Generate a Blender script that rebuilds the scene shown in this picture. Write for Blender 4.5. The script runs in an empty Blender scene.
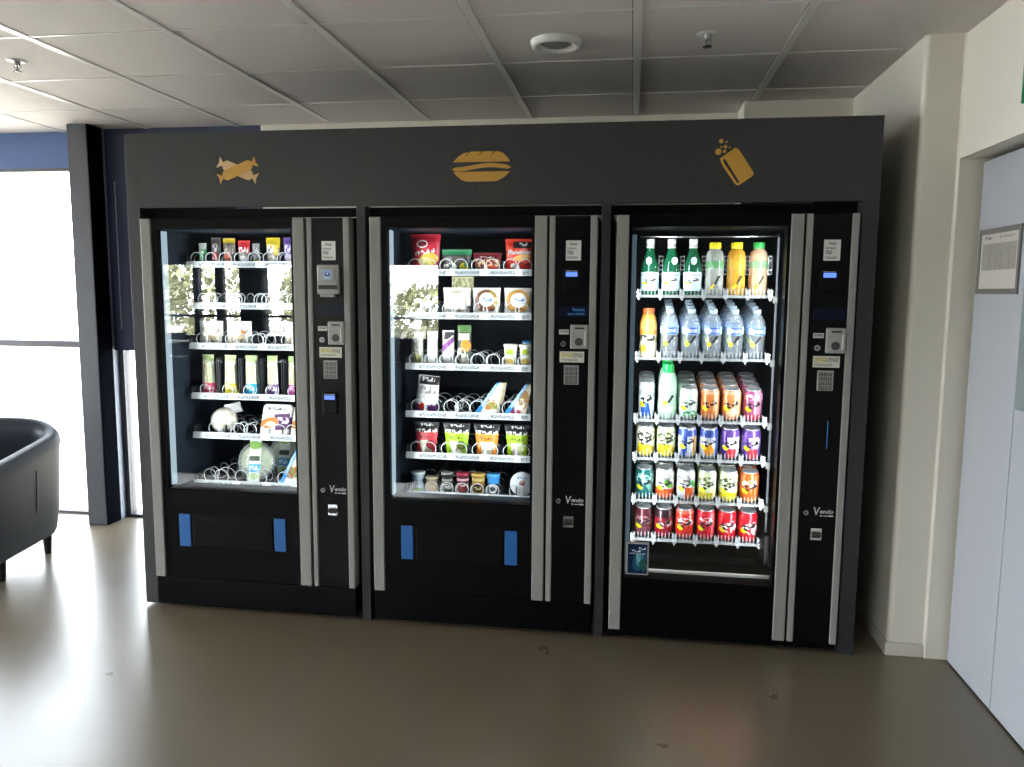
import bpy, bmesh, math, random
from mathutils import Vector, Matrix
random.seed(7)
ORD = ['first', 'second', 'third', 'fourth', 'fifth', 'sixth', 'seventh', 'eighth']
SC = bpy.context.scene
COL = SC.collection
PI = math.pi
R = math.radians

# ------------------------------------------------------------------ materials
def lin(h, a=1.0):
    h = h.lstrip('#')
    c = [int(h[i:i + 2], 16) / 255 for i in (0, 2, 4)]
    c = [x / 12.92 if x <= .04045 else ((x + .055) / 1.055) ** 2.4 for x in c]
    return (c[0], c[1], c[2], a)

def newmat(name):
    m = bpy.data.materials.new(name)
    m.use_nodes = True
    nt = m.node_tree
    return m, nt, nt.nodes['Principled BSDF']

def mat(name, col, rough=.5, metal=0., spec=.5, bump=0., bscale=40., var=0., vscale=3., coat=0.):
    m, nt, b = newmat(name)
    c = lin(col) if isinstance(col, str) else col
    b.inputs['Base Color'].default_value = c
    b.inputs['Roughness'].default_value = rough
    b.inputs['Metallic'].default_value = metal
    b.inputs['Specular IOR Level'].default_value = spec
    b.inputs['Coat Weight'].default_value = coat
    N, L = nt.nodes, nt.links
    if bump or var:
        tc = N.new('ShaderNodeTexCoord')
    if var:
        no = N.new('ShaderNodeTexNoise'); no.inputs['Scale'].default_value = vscale
        no.inputs['Detail'].default_value = 6
        L.new(tc.outputs['Object'], no.inputs['Vector'])
        cr = N.new('ShaderNodeValToRGB')
        cr.color_ramp.elements[0].position = .12; cr.color_ramp.elements[1].position = .88
        cr.color_ramp.elements[0].color = (c[0] * (1 - var), c[1] * (1 - var), c[2] * (1 - var), 1)
        cr.color_ramp.elements[1].color = (min(1, c[0] * (1 + var)), min(1, c[1] * (1 + var)), min(1, c[2] * (1 + var)), 1)
        L.new(no.outputs['Fac'], cr.inputs['Fac']); L.new(cr.outputs['Color'], b.inputs['Base Color'])
    if bump:
        n2 = N.new('ShaderNodeTexNoise'); n2.inputs['Scale'].default_value = bscale
        n2.inputs['Detail'].default_value = 4
        L.new(tc.outputs['Object'], n2.inputs['Vector'])
        bp = N.new('ShaderNodeBump'); bp.inputs['Strength'].default_value = bump
        bp.inputs['Distance'].default_value = .01
        L.new(n2.outputs['Fac'], bp.inputs['Height']); L.new(bp.outputs['Normal'], b.inputs['Normal'])
    return m

def emit(name, col, strength):
    m, nt, b = newmat(name)
    b.inputs['Base Color'].default_value = (.02, .02, .02, 1)
    b.inputs['Emission Color'].default_value = lin(col)
    b.inputs['Emission Strength'].default_value = strength
    return m

def glass(name, tint=(1, 1, 1, 1), ior=1.5, rough=0., body=0., bodycol=(1, 1, 1, 1), boost=1.):
    """thin clear sheet: what is not mirrored by Fresnel goes straight through; body = share of milky plastic"""
    m = bpy.data.materials.new(name); m.use_nodes = True
    nt = m.node_tree; N, L = nt.nodes, nt.links
    N.clear()
    out = N.new('ShaderNodeOutputMaterial')
    tr = N.new('ShaderNodeBsdfTransparent'); tr.inputs['Color'].default_value = tint
    gl = N.new('ShaderNodeBsdfGlossy'); gl.inputs['Roughness'].default_value = rough
    fr = N.new('ShaderNodeFresnel'); ge = N.new('ShaderNodeNewGeometry'); ma = N.new('ShaderNodeMath'); ma.operation = 'MULTIPLY_ADD'
    L.new(ge.outputs['Backfacing'], ma.inputs[0]); ma.inputs[1].default_value = 1 / ior - ior; ma.inputs[2].default_value = ior
    L.new(ma.outputs[0], fr.inputs['IOR'])          # both faces of the sheet mirror alike
    mx = N.new('ShaderNodeMixShader')
    fac = fr.outputs['Fac']
    if boost != 1.:
        mu = N.new('ShaderNodeMath'); mu.operation = 'MULTIPLY'; mu.use_clamp = True
        L.new(fac, mu.inputs[0]); mu.inputs[1].default_value = boost; fac = mu.outputs[0]
    base = tr.outputs[0]
    if body:
        df = N.new('ShaderNodeBsdfDiffuse'); df.inputs['Color'].default_value = bodycol
        m2 = N.new('ShaderNodeMixShader'); m2.inputs[0].default_value = body
        L.new(tr.outputs[0], m2.inputs[1]); L.new(df.outputs[0], m2.inputs[2]); base = m2.outputs[0]
    L.new(fac, mx.inputs[0]); L.new(base, mx.inputs[1]); L.new(gl.outputs[0], mx.inputs[2])
    L.new(mx.outputs[0], out.inputs['Surface'])
    return m

def label(name, base, ops, rough=.35, metal=0., spec=.5):
    """printed surface: shapes laid over a base colour in the object's own UV space"""
    m, nt, b = newmat(name)
    N, L = nt.nodes, nt.links
    b.inputs['Roughness'].default_value = rough
    b.inputs['Metallic'].default_value = metal
    b.inputs['Specular IOR Level'].default_value = spec
    uv = N.new('ShaderNodeUVMap')
    sp = N.new('ShaderNodeSeparateXYZ'); L.new(uv.outputs['UV'], sp.inputs[0])
    def mth(op, a, c=None, clamp=False):
        n = N.new('ShaderNodeMath'); n.operation = op; n.use_clamp = clamp
        for i, x in ((0, a), (1, c)):
            if x is None: continue
            if isinstance(x, (int, float)): n.inputs[i].default_value = x
            else: L.new(x, n.inputs[i])
        return n.outputs[0]
    cur = None
    for op in ops:
        kind, cx, cy, w, h, rot, colr = op[:7]
        du = mth('SUBTRACT', sp.outputs[0], cx); dv = mth('SUBTRACT', sp.outputs[1], cy)
        if rot:
            c, s = math.cos(R(rot)), math.sin(R(rot))
            x = mth('ADD', mth('MULTIPLY', du, c), mth('MULTIPLY', dv, s))
            y = mth('SUBTRACT', mth('MULTIPLY', dv, c), mth('MULTIPLY', du, s))
        else:
            x, y = du, dv
        if kind == 'e':
            q = mth('ADD', mth('POWER', mth('ABSOLUTE', mth('DIVIDE', x, w)), 2.), mth('POWER', mth('ABSOLUTE', mth('DIVIDE', y, h)), 2.))
            k = mth('LESS_THAN', q, 1.)
        else:
            k = mth('MULTIPLY', mth('LESS_THAN', mth('ABSOLUTE', x), w / 2), mth('LESS_THAN', mth('ABSOLUTE', y), h / 2))
            if kind == 't':
                sc = op[7] if len(op) > 7 else 30.
                vx = N.new('ShaderNodeCombineXYZ')
                L.new(mth('MULTIPLY', x, sc), vx.inputs[0]); L.new(mth('MULTIPLY', y, sc * .55), vx.inputs[1])
                no = N.new('ShaderNodeTexNoise'); no.inputs['Scale'].default_value = 1.; no.inputs['Detail'].default_value = 1.
                L.new(vx.outputs[0], no.inputs['Vector'])
                k = mth('MULTIPLY', k, mth('GREATER_THAN', no.outputs['Fac'], .5))
        mx = N.new('ShaderNodeMix'); mx.data_type = 'RGBA'
        L.new(k, mx.inputs['Factor'])
        if cur is None: mx.inputs[6].default_value = lin(base)
        else: L.new(cur, mx.inputs[6])
        mx.inputs[7].default_value = lin(colr)
        cur = mx.outputs[2]
    if cur is None: b.inputs['Base Color'].default_value = lin(base)
    else: L.new(cur, b.inputs['Base Color'])
    return m

# ------------------------------------------------------------------ mesh builder
class MB:
    def __init__(s):
        s.v = []; s.f = []; s.m = []; s.uv = []; s.sm = []
    def add(s, vs, fs, mi=0, uvs=None, smooth=False):
        o = len(s.v); s.v += [tuple(v) for v in vs]
        for k, f in enumerate(fs):
            s.f.append([o + i for i in f]); s.m.append(mi); s.sm.append(smooth)
            s.uv.append([uvs[i] for i in f] if uvs else [(0, 0)] * len(f))
        return s
    def box(s, x0, x1, y0, y1, z0, z1, mi=0):
        vs = [(x0, y0, z0), (x1, y0, z0), (x1, y1, z0), (x0, y1, z0), (x0, y0, z1), (x1, y0, z1), (x1, y1, z1), (x0, y1, z1)]
        uv = [((v[0] - x0) / max(1e-6, x1 - x0), (v[2] - z0) / max(1e-6, z1 - z0)) for v in vs]
        return s.add(vs, [(0, 1, 5, 4), (1, 2, 6, 5), (2, 3, 7, 6), (3, 0, 4, 7), (4, 5, 6, 7), (3, 2, 1, 0)], mi, uv)
    def bbox(s, x0, x1, y0, y1, z0, z1, b=.004, mi=0, seg=2):
        bm = bmesh.new(); bmesh.ops.create_cube(bm, size=1)
        for v in bm.verts:
            v.co = ((x0 + x1) / 2 + v.co.x * (x1 - x0), (y0 + y1) / 2 + v.co.y * (y1 - y0), (z0 + z1) / 2 + v.co.z * (z1 - z0))
        bmesh.ops.bevel(bm, geom=bm.edges[:], offset=b, segments=seg, affect='EDGES', profile=.5)
        vs = [v.co.copy() for v in bm.verts]
        uv = [((v[0] - x0) / (x1 - x0), (v[2] - z0) / (z1 - z0)) for v in vs]
        s.add(vs, [[v.index for v in f.verts] for f in bm.faces], mi, uv); bm.free(); return s
    def prism(s, pts, y0, y1, mi=0, off=(0, 0), axis='y'):
        n = len(pts); pts = [(p[0] + off[0], p[1] + off[1]) for p in pts]
        ar = sum(pts[i][0] * pts[(i + 1) % n][1] - pts[(i + 1) % n][0] * pts[i][1] for i in range(n))
        if ar < 0: pts = pts[::-1]
        if axis == 'y': P = lambda p, t: (p[0], t, p[1])
        elif axis == 'z': P = lambda p, t: (p[0], p[1], -t)
        else: P = lambda p, t: (-t, p[0], p[1])
        vs = [P(p, y0) for p in pts] + [P(p, y1) for p in pts]
        xs = [p[0] for p in pts]; zs = [p[1] for p in pts]
        uv = [((p[0] - min(xs)) / (max(xs) - min(xs)), (p[1] - min(zs)) / (max(zs) - min(zs))) for p in pts] * 2
        fs = [list(range(n)), list(range(2 * n - 1, n - 1, -1))] + [(i, i + n, (i + 1) % n + n, (i + 1) % n) for i in range(n)]
        return s.add(vs, fs, mi, uv)
    def lathe(s, prof, c=(0, 0, 0), seg=24, mi=0, smooth=True, capb=True, capt=True, ex=1., ey=1.):
        n = len(prof); vs = []; uv = []; z0, z1 = prof[0][1], prof[-1][1]
        for i in range(seg + 1):
            a = PI / 2 + 2 * PI * i / seg
            for r, z in prof:
                vs.append((c[0] + r * ex * math.cos(a), c[1] + r * ey * math.sin(a), c[2] + z))
                uv.append((i / seg, (z - z0) / ((z1 - z0) or 1)))
        fs = [(i * n + j, (i + 1) * n + j, (i + 1) * n + j + 1, i * n + j + 1) for i in range(seg) for j in range(n - 1)]
        s.add(vs, fs, mi, uv, smooth)
        if capb and prof[0][0] > 1e-5: s.add([vs[i * n] for i in range(seg)], [list(range(seg))[::-1]], mi, [(.5, 0)] * seg)
        if capt and prof[-1][0] > 1e-5: s.add([vs[i * n + n - 1] for i in range(seg)], [list(range(seg))], mi, [(.5, .99)] * seg)
        return s
    def tube(s, path, r, mi=0, seg=6, closed=False):
        path = [Vector(p) for p in path]; n = len(path); vs = []; up = Vector((0, 0, 1))
        rr = r if isinstance(r, (list, tuple)) else [r] * n
        last = None
        for i, p in enumerate(path):
            t = (path[(i + 1) % n] - path[i - 1]) if closed or 0 < i < n - 1 else (path[1] - path[0] if i == 0 else path[-1] - path[-2])
            t.normalize()
            if last is None:
                a = t.cross(up)
                if a.length < .1: a = t.cross(Vector((1, 0, 0)))
            else:
                a = last - t * last.dot(t)
            a.normalize(); b = t.cross(a); last = a
            for k in range(seg):
                an = 2 * PI * k / seg
                vs.append(p + (a * math.cos(an) + b * math.sin(an)) * rr[i])
        m = n if closed else n - 1
        fs = [(i * seg + k, i * seg + (k + 1) % seg, ((i + 1) % n) * seg + (k + 1) % seg, ((i + 1) % n) * seg + k) for i in range(m) for k in range(seg)]
        if not closed: fs += [list(range(seg))[::-1], [(n - 1) * seg + k for k in range(seg)]]
        return s.add(vs, fs, mi, None, True)
    def ycyl(s, x, z, r, y0, y1, mi=0, seg=20):
        return s.prism([(x + r * math.cos(2 * PI * i / seg), z + r * math.sin(2 * PI * i / seg)) for i in range(seg)], y0, y1, mi)
    def text(s, txt, x, z, h, y, mi=0, width=None, shear=0., bold=0., M=None):
        cu = bpy.data.curves.new('lettering', 'FONT'); cu.body = txt; cu.size = 1; cu.resolution_u = 3
        cu.shear = shear; cu.offset = bold; cu.extrude = 0
        o = bpy.data.objects.new('lettering', cu); COL.objects.link(o)
        dg = bpy.context.evaluated_depsgraph_get()
        me = bpy.data.meshes.new_from_object(o.evaluated_get(dg))
        vs = [v.co.copy() for v in me.vertices]; fs = [list(p.vertices) for p in me.polygons]
        bpy.data.objects.remove(o); bpy.data.curves.remove(cu); bpy.data.meshes.remove(me)
        if not vs: return s
        x0 = min(v.x for v in vs); x1 = max(v.x for v in vs); y0 = min(v.y for v in vs); y1 = max(v.y for v in vs)
        k = h / (y1 - y0); kx = (width / (x1 - x0)) if width else k
        out = [(x + (v.x - x0) * kx, y, z + (v.y - y0) * k) for v in vs]
        if M: out = [tuple(M @ Vector(p)) for p in out]
        return s.add(out, fs, mi)
    def xf(s, M):
        s.v = [tuple(M @ Vector(v)) for v in s.v]; return s
    def build(s, name, mats, parent=None, wn=False):
        me = bpy.data.meshes.new(name)
        me.from_pydata(s.v, [], s.f); me.update()
        for m in (mats if isinstance(mats, (list, tuple)) else [mats]): me.materials.append(m)
        me.polygons.foreach_set('material_index', s.m); me.polygons.foreach_set('use_smooth', s.sm)
        ul = me.uv_layers.new(name='UVMap'); k = 0
        for u in s.uv:
            for q in u: ul.data[k].uv = q; k += 1
        me.update()
        o = bpy.data.objects.new(name, me); COL.objects.link(o)
        if parent is not None: o.parent = parent
        return o

def tag(o, lab=None, cat=None, group=None, kind=None):
    if lab: o['label'] = lab
    if cat: o['category'] = cat
    if group: o['group'] = group
    if kind: o['kind'] = kind
    return o

def thing(name, lab, cat, loc=(0, 0, 0), rz=0., group=None):
    o = bpy.data.objects.new(name, None); COL.objects.link(o)
    o.empty_display_size = .05
    o.location = loc; o.rotation_euler = (0, 0, rz)
    return tag(o, lab, cat, group)

def dup(src, loc, lab, rz=None, group=None):
    def cp(o, par):
        c = o.copy(); COL.objects.link(c)
        if par is not None: c.parent = par
        for ch in list(o.children): cp(ch, c)
        return c
    r = cp(src, None); r.location = loc
    if rz is not None: r.rotation_euler = (0, 0, rz)
    r['label'] = lab
    if group: r['group'] = group
    return r

def struct(o):
    o['kind'] = 'structure'; return o

# ------------------------------------------------------------------ palette
M = {}
M['floor'] = mat('polished_screed', '6c6150', .29, var=.09, vscale=1.3, bump=.03, bscale=9., spec=.8)
M['ceiling'] = mat('ceiling_tile', 'd8d2ce', .9, bump=.12, bscale=160., spec=.2)
M['tee'] = mat('tee_bar', 'e0ddd9', .3, spec=.6)
M['tilegap'] = mat('tile_gap', '6a645c', .8)
M['wall'] = mat('cream_paint', 'ded9cd', .6, bump=.04, bscale=120., spec=.35)
M['skirt'] = mat('skirting_paint', 'cfcabf', .45)
M['door'] = mat('door_laminate', 'a6a9b1', .4, spec=.5)
M['doordark'] = mat('door_gap', '23221f', .8)
M['doorgrey'] = mat('door_grey', '7f8a8a', .35)
M['anth'] = mat('anthracite_laminate', '363638', .45, var=.05, vscale=8., spec=.35)
M['frame_dark'] = mat('window_frame_paint', '34363f', .45)
M['frame_grey'] = mat('grey_frame', '8d95a2', .4)
M['navy'] = mat('navy_panel', '2c3452', .4)
M['blue'] = mat('flare_blue_tint', '40588c', .6)  # blue cast of the lens flare put into the band's colour
M['winglass'] = glass('window_glass', (.97, .98, .98, 1))
M['black'] = mat('black_powder_coat', '040406', .42, spec=.08)
M['blackmatte'] = mat('black_plastic', '050506', .55, spec=.1)
M['panel'] = mat('control_black', '070709', .35, spec=.12)
M['alu'] = mat('satin_aluminium', '8c8c88', .4, metal=.0, spec=.25)
M['liner'] = mat('liner_grey', '1f2833', .55, spec=.25)
M['linerblack'] = mat('liner_black', '050608', .6, spec=.2)
M['shelf'] = mat('shelf_black', '1d2024', .5)
M['steel'] = mat('bright_steel', 'c8cacc', .25, metal=1.)
M['lid'] = mat('can_lid_metal', 'b9bcbf', .3, metal=.45)
M['chrome'] = mat('chrome', '9a9a9a', .3, metal=.8)
M['greyplastic'] = mat('grey_plastic', '9c9c99', .45)
M['darkgrey'] = mat('dark_grey_plastic', '3b3b3d', .5)
M['keycap'] = mat('keycap', '55544f', .45)
M['white'] = mat('white_plastic', 'dcdcd8', .45)
M['wire'] = mat('coil_wire', 'c4c8ca', .3, spec=.7)
M['blueflash'] = mat('blue_flap_cover', '1a5c9e', .4)
M['mglass'] = glass('machine_glass', (.97, .985, .98, 1), 1.5, boost=1.45)
M['led'] = emit('led_diffuser', 'c4dcec', .27)
M['ledside'] = emit('led_side', '9fc0d8', .07)
M['railgrey'] = mat('rail_grey', '7c8086', .4, metal=.6)
M['lcd'] = emit('blue_lcd', '5f86ff', .5)
M['lcdtext'] = emit('lcd_text', '2f7fc0', .25)
M['darkdisplay'] = mat('dark_display', '080f28', .4, spec=.15)
M['rail'] = label('price_rail', 'b9c0c4', [('t', .5, .45, .92, .5, 0, '3a3a3a', 46.), ('r', .06, .5, .1, 1., 0, 'cfd2d2'), ('r', .36, .5, .07, 1., 0, 'e4e4e2'), ('r', .62, .5, .07, 1, 0, 'e4e4e2'), ('r', .88, .5, .05, 1, 0, 'e4e4e2')])
M['qrless'] = label('notice_label', 'd6d6d2', [('t', .5, .82, .5, .12, 0, '44444a', 22.), ('t', .4, .6, .6, .08, 0, '44444a', 26.), ('t', .3, .4, .4, .2, 0, '55555a', 22.), ('t', .45, .14, .7, .1, 0, '55555a', 26.)])
M['info'] = label('info_label', 'd2d0c2', [('t', .32, .68, .5, .4, 0, 'b8a91f', 18.), ('t', .76, .66, .36, .4, 0, '6f6f6c', 20.), ('t', .4, .24, .7, .22, 0, '8a8a86', 22.)])
M['small'] = label('small_label', 'c9c9c4', [('t', .5, .6, .8, .5, 0, '33333a', 14.)])
M['ink'] = mat('black_ink', '1a1a1c', .6)
M['whiteink'] = mat('white_ink', 'c9c9c6', .5)
M['clear'] = glass('clear_plastic', (.93, .95, .96, 1), 1.45, .1, .17, (.9, .92, .93, 1))
M['icon_orange'] = mat('icon_orange', 'c9973c', .5)
M['icon_pale'] = mat('icon_pale', 'd8b583', .5)
M['leather'] = mat('black_leather', '1d2632', .5, bump=.1, bscale=220., spec=.22)
M['wood_dark'] = mat('dark_wood', '1a1614', .4)
M['green'] = mat('exit_green', '0f7a4a', .4)
M['paper'] = label('timetable_sheet', 'b9b5b0', [('r', .5, .58, .9, .48, 0, '8f8b86'), ('t', .5, .58, .88, .46, 0, '99958f', 40.), ('t', .2, .93, .2, .05, 0, '3a3a3a', 30.), ('t', .7, .93, .4, .04, 0, '77736e', 40.), ('r', .26, .58, .012, .46, 0, '6f6b68'), ('r', .45, .5, .012, .3, 0, '6f6b68'), ('r', .55, .5, .012, .3, 0, '6f6b68'), ('r', .78, .54, .012, .38, 0, '6f6b68')], .6)
M['noticeframe'] = mat('notice_frame', '6d6a66', .45)

# ------------------------------------------------------------------ room shell
CZ = 2.5
XL, XR, YF, YW = -7.2, 3.05, -8.7, 1.34
YB, YP = 1.30, 1.04           # back wall behind the cabinet and its deeper pier
XS = 2.905                    # side wall of the recess
def mottled_sheen(m, lo, hi):
    nt = m.node_tree; N, L = nt.nodes, nt.links; b = N['Principled BSDF']
    tc = N.new('ShaderNodeTexCoord'); n1 = N.new('ShaderNodeTexNoise'); n1.inputs['Scale'].default_value = 3.2; n1.inputs['Detail'].default_value = 8; n1.inputs['Roughness'].default_value = .5
    mr = N.new('ShaderNodeMapRange'); mr.inputs[1].default_value = .1; mr.inputs[2].default_value = .9; mr.inputs[3].default_value = lo; mr.inputs[4].default_value = hi
    L.new(tc.outputs['Object'], n1.inputs['Vector']); L.new(n1.outputs['Fac'], mr.inputs[0]); L.new(mr.outputs[0], b.inputs['Roughness'])
mottled_sheen(M['floor'], .25, .34)
struct(MB().box(XL - .2, 3.5, YF - .2, 1.5, -.12, 0).build('floor', M['floor']))
cl = struct(MB().box(XL - .2, 3.5, YF - .2, 1.6, CZ, CZ + .12).build('ceiling', M['ceiling']))
GX, GY = -.5943, -.3972
g = MB()
i0 = -11
for i in range(i0, 6):
    x = GX + .6 * i
    g.box(x - .0165, x + .0165, YF, YW, CZ - .004, CZ + .001, 0)
    g.box(x - .02, x - .0165, YF, YW, CZ - .0005, CZ + .001, 1)
for j in range(-14, 3):
    y = GY + .6 * j
    g.box(XL, XS, y - .006, y + .006, CZ - .0025, CZ + .001, 0)
    g.box(XL, XS, y + .006, y + .0085, CZ - .0005, CZ + .001, 1)
g.build('ceiling_grid', [M['tee'], M['tilegap']], cl)

# back wall with its pier, right of the glazing
b = MB()
b.box(-.444, 2.365, YB, YB + .2, 0, CZ)
b.box(2.365, XS + .4, YP, YB + .2, 0, CZ)
struct(b.build('wall_back', M['wall']))
# right wall: recess cheek, nib, and the wall over and beside the door
b = MB()
r_ = .02
nib = [(XS, YP), (XS, .03 + r_)] + [(XS + r_ - r_ * math.cos(a), .03 + r_ - r_ * math.sin(a)) for a in (PI / 8, PI / 4, 3 * PI / 8)] + [(XS + r_, .03), (3.044, .03), (3.052, .018), (3.20, .018), (3.4, .018), (3.4, YP)]
n_ = MB()
ar = nib
vs = [(p[0], p[1], 0) for p in ar] + [(p[0], p[1], CZ) for p in ar]
k = len(ar)
n_.add(vs, [[i, (i + 1) % k, (i + 1) % k + k, i + k] for i in range(k)] + [list(range(k, 2 * k)), list(range(k))[::-1]])
n_.box(XR, 3.4, -3.4, .018, 2.03, CZ)
n_.box(XR, 3.4, -3.4, -1.45, 0, 2.03)
struct(MB().box(XR, 3.4, YF, -3.4, 0, CZ).build('wall_right_rear', mat('slate_paint_rear', '3c3d42', .7, spec=.2)))
struct(n_.build('wall_right', M['wall']))
s_ = MB()
s_.box(XS - .008, XS, .03, YP, 0, .058)
s_.bbox(XS - .008, 3.043, .022, .03, 0, .058, .002)
s_.box(XR - .008, XR, -3.4, -1.45, 0, .058)
struct(s_.build('baseboard_right', M['skirt']))
# double door in the right wall
d_ = MB().box(3.175, 3.2, -1.45, .018, 0, 2.03).build('door_1', M['doordark'])
struct(d_)
DX = 3.13
MB().bbox(DX, 3.17, -.394, -.006, .008, 2.012, .002).build('door_leaf', M['door'], d_)
MB().bbox(DX, 3.17, -1.44, -.399, .008, 2.012, .002).build('door_leaf', M['door'], d_)
tag(MB().bbox(DX - .004, DX + .001, -1.1, -.405, 1.115, 1.72, .002).build('door_plate', M['doorgrey'], d_), 'grey rectangular plate')
# notice on the first leaf
nt_ = thing('notice_holder', 'grey framed printed timetable mounted on the white door', 'notice', (DX, -.195, 1.51))
f_ = MB()
f_.box(-.006, 0, -.167, .167, 0, .02).box(-.006, 0, -.167, .167, .222, .242).box(-.006, 0, -.167, -.15, .02, .222).box(-.006, 0, .15, .167, .02, .222)
f_.build('frame', M['noticeframe'], nt_)
p_ = MB()
p_.add([(-.003, .15, .02), (-.003, -.15, .02), (-.003, -.15, .222), (-.003, .15, .222), (0, .15, .02), (0, -.15, .02), (0, -.15, .222), (0, .15, .222)],
       [(0, 1, 2, 3), (7, 6, 5, 4), (0, 4, 5, 1), (3, 2, 6, 7)], 0, [(0, 0), (1, 0), (1, 1), (0, 1)] * 2)
p_.build('sheet', M['paper'], nt_)
# emergency exit sign above the door
ex = thing('exit_sign', 'green emergency exit sign on the wall above the white door', 'sign', (XR, -.668, 2.118))
MB().bbox(-.02, 0, -.17, .17, 0, .137, .003).build('sign_plate', M['green'], ex)
e_ = MB()
def yz(pts, x0=-.0215, x1=-.0195, mi=0):
    e_.prism([(p[0], p[1]) for p in pts], -x1, -x0, mi, axis='x')
yz([(-.15, .02), (-.07, .02), (-.07, .115), (-.15, .115)])
yz([(.02, .06), (.08, .06), (.08, .04), (.12, .068), (.08, .098), (.08, .076), (.02, .076)])
yz([(-.04, .03), (-.02, .03), (.0, .06), (.01, .09), (-.01, .09), (-.02, .065)])
yz([(.002 + .011 * math.cos(t * PI / 5), .108 + .011 * math.sin(t * PI / 5)) for t in range(10)])
e_.build('pictogram', M['whiteink'], ex)

struct(MB().box(XL, XR, YF, -2.6, 0, .008).build('floor_glare_cut', mat('glare_cut_dark', '23262d', .95, spec=0., bump=.2, bscale=300.)))  # added unseen dark sheet, cuts the floor glare mirrored in the machine glass
# rear and left walls (behind the camera) with glazing to a garden
wb = MB()
HZ, SZ = 1.95, .72
wb.box(XL - .2, XR + .3, YF - .2, YF, HZ, CZ)
wb.box(XL - .2, -6.0, YF - .2, YF, 0, HZ)
wb.box(-1.13, XR + .3, YF - .2, YF, 0, HZ)
wb.box(-6.0, -1.13, YF - .2, YF, 0, SZ)
wb.box(-4.46, -4.09, YF - .2, YF + .05, SZ, HZ)
struct(wb.build('wall_front', mat('slate_paint', '4a4b50', .7, spec=.2)))
w3 = MB()
for x0, x1 in ((-6.0, -5.95), (-5.31, -5.21), (-4.92, -4.79), (-3.0, -2.94), (-2.12, -2.06), (-1.19, -1.13)):
    w3.box(x0, x1, YF - .12, YF - .02, SZ, HZ)
for x0, x1 in ((-6.0, -4.46), (-4.09, -1.13)):
    w3.box(x0, x1, YF - .11, YF - .03, 1.06, 1.10)
    w3.box(x0, x1, YF - .11, YF - .03, SZ, SZ + .04)
    w3.box(x0, x1, YF - .11, YF - .03, HZ - .04, HZ)
w3 = struct(w3.build('window_3', M['frame_dark']))
MB().box(-5.95, -4.46, YF - .075, YF - .07, SZ, HZ).box(-4.09, -1.13, YF - .075, YF - .07, SZ, HZ).build('window_pane', M['winglass'], w3)
wl = MB()
wl.box(XL - .2, XL, YF, 1.5, 2.275, CZ).box(XL - .2, XL, YF, -3.6, 0, 2.275).box(XL - .2, XL, .9, 1.5, 0, 2.275)
struct(wl.build('wall_left', M['wall']))
w4 = MB()
for y in (-3.6, -2.15, -.7, .84): w4.box(XL - .12, XL - .04, y, y + .06, 0, 2.275)
w4.box(XL - .11, XL - .05, -3.6, .9, 1.125, 1.165).box(XL - .11, XL - .05, -3.6, .9, 0, .04).box(XL - .11, XL - .05, -3.6, .9, 2.235, 2.275)
w4 = struct(w4.build('window_4', M['frame_dark']))
MB().box(XL - .085, XL - .08, -3.54, .84, .04, 2.235).build('window_pane', M['winglass'], w4)

# glazed wall at the far left
bb = struct(MB().box(XL, -1.615, YW, YW + .16, 2.275, CZ).build('wall_window_band', M['blue']))
w1 = MB()
w1.box(XL, -1.615, YW + .0, YW + .07, 1.123, 1.165)
w1.box(XL, -1.615, YW + .0, YW + .07, -.0, .018)
w1.box(XL, -1.615, YW + .0, YW + .07, 2.255, 2.275)
for x in (-3.4, -5.2, -7.18): w1.box(x, x + .06, YW, YW + .08, 0, 2.275)
w1 = struct(w1.build('window_1', M['frame_dark']))
MB().box(XL, -1.615, YW + .03, YW + .035, .018, 2.255).build('window_pane', M['winglass'], w1)
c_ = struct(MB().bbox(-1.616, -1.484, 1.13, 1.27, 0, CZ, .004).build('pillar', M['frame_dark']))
MB().box(-1.4838, -1.480, 1.133, 1.267, 0, CZ).build('pillar_side', mat('pillar_side_shade', '0c0e14', .8, spec=.0), c_)  # thin added slab, its near-black colour paints shade on the pillar's side
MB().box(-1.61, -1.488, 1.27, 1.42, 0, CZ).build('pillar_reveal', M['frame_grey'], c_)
w2 = MB()
w2.box(-1.488, -1.455, 1.335, 1.40, 0, 1.114)
w2.box(-1.455, -1.15, 1.335, 1.40, 0, .018)
w2 = struct(w2.build('window_2', M['frame_dark']))
MB().box(-1.455, -1.15, 1.36, 1.365, .018, 1.114).build('window_pane', M['winglass'], w2)
pn = MB().box(-1.488, -.444, 1.30, 1.42, 1.114, CZ).box(-1.15, -.444, 1.30, 1.42, 0, 1.114).build('wall_window_panel', M['navy'])
struct(pn)
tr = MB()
tr.box(-1.432, -1.426, 1.294, 1.30, 1.25, 2.18).box(-1.334, -1.322, 1.29, 1.30, 1.2, 2.16)  # two pale upright strips on the panel
tag(tr.build('edge_strip', M['frame_grey'], pn), 'pale thin vertical strips')

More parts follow.
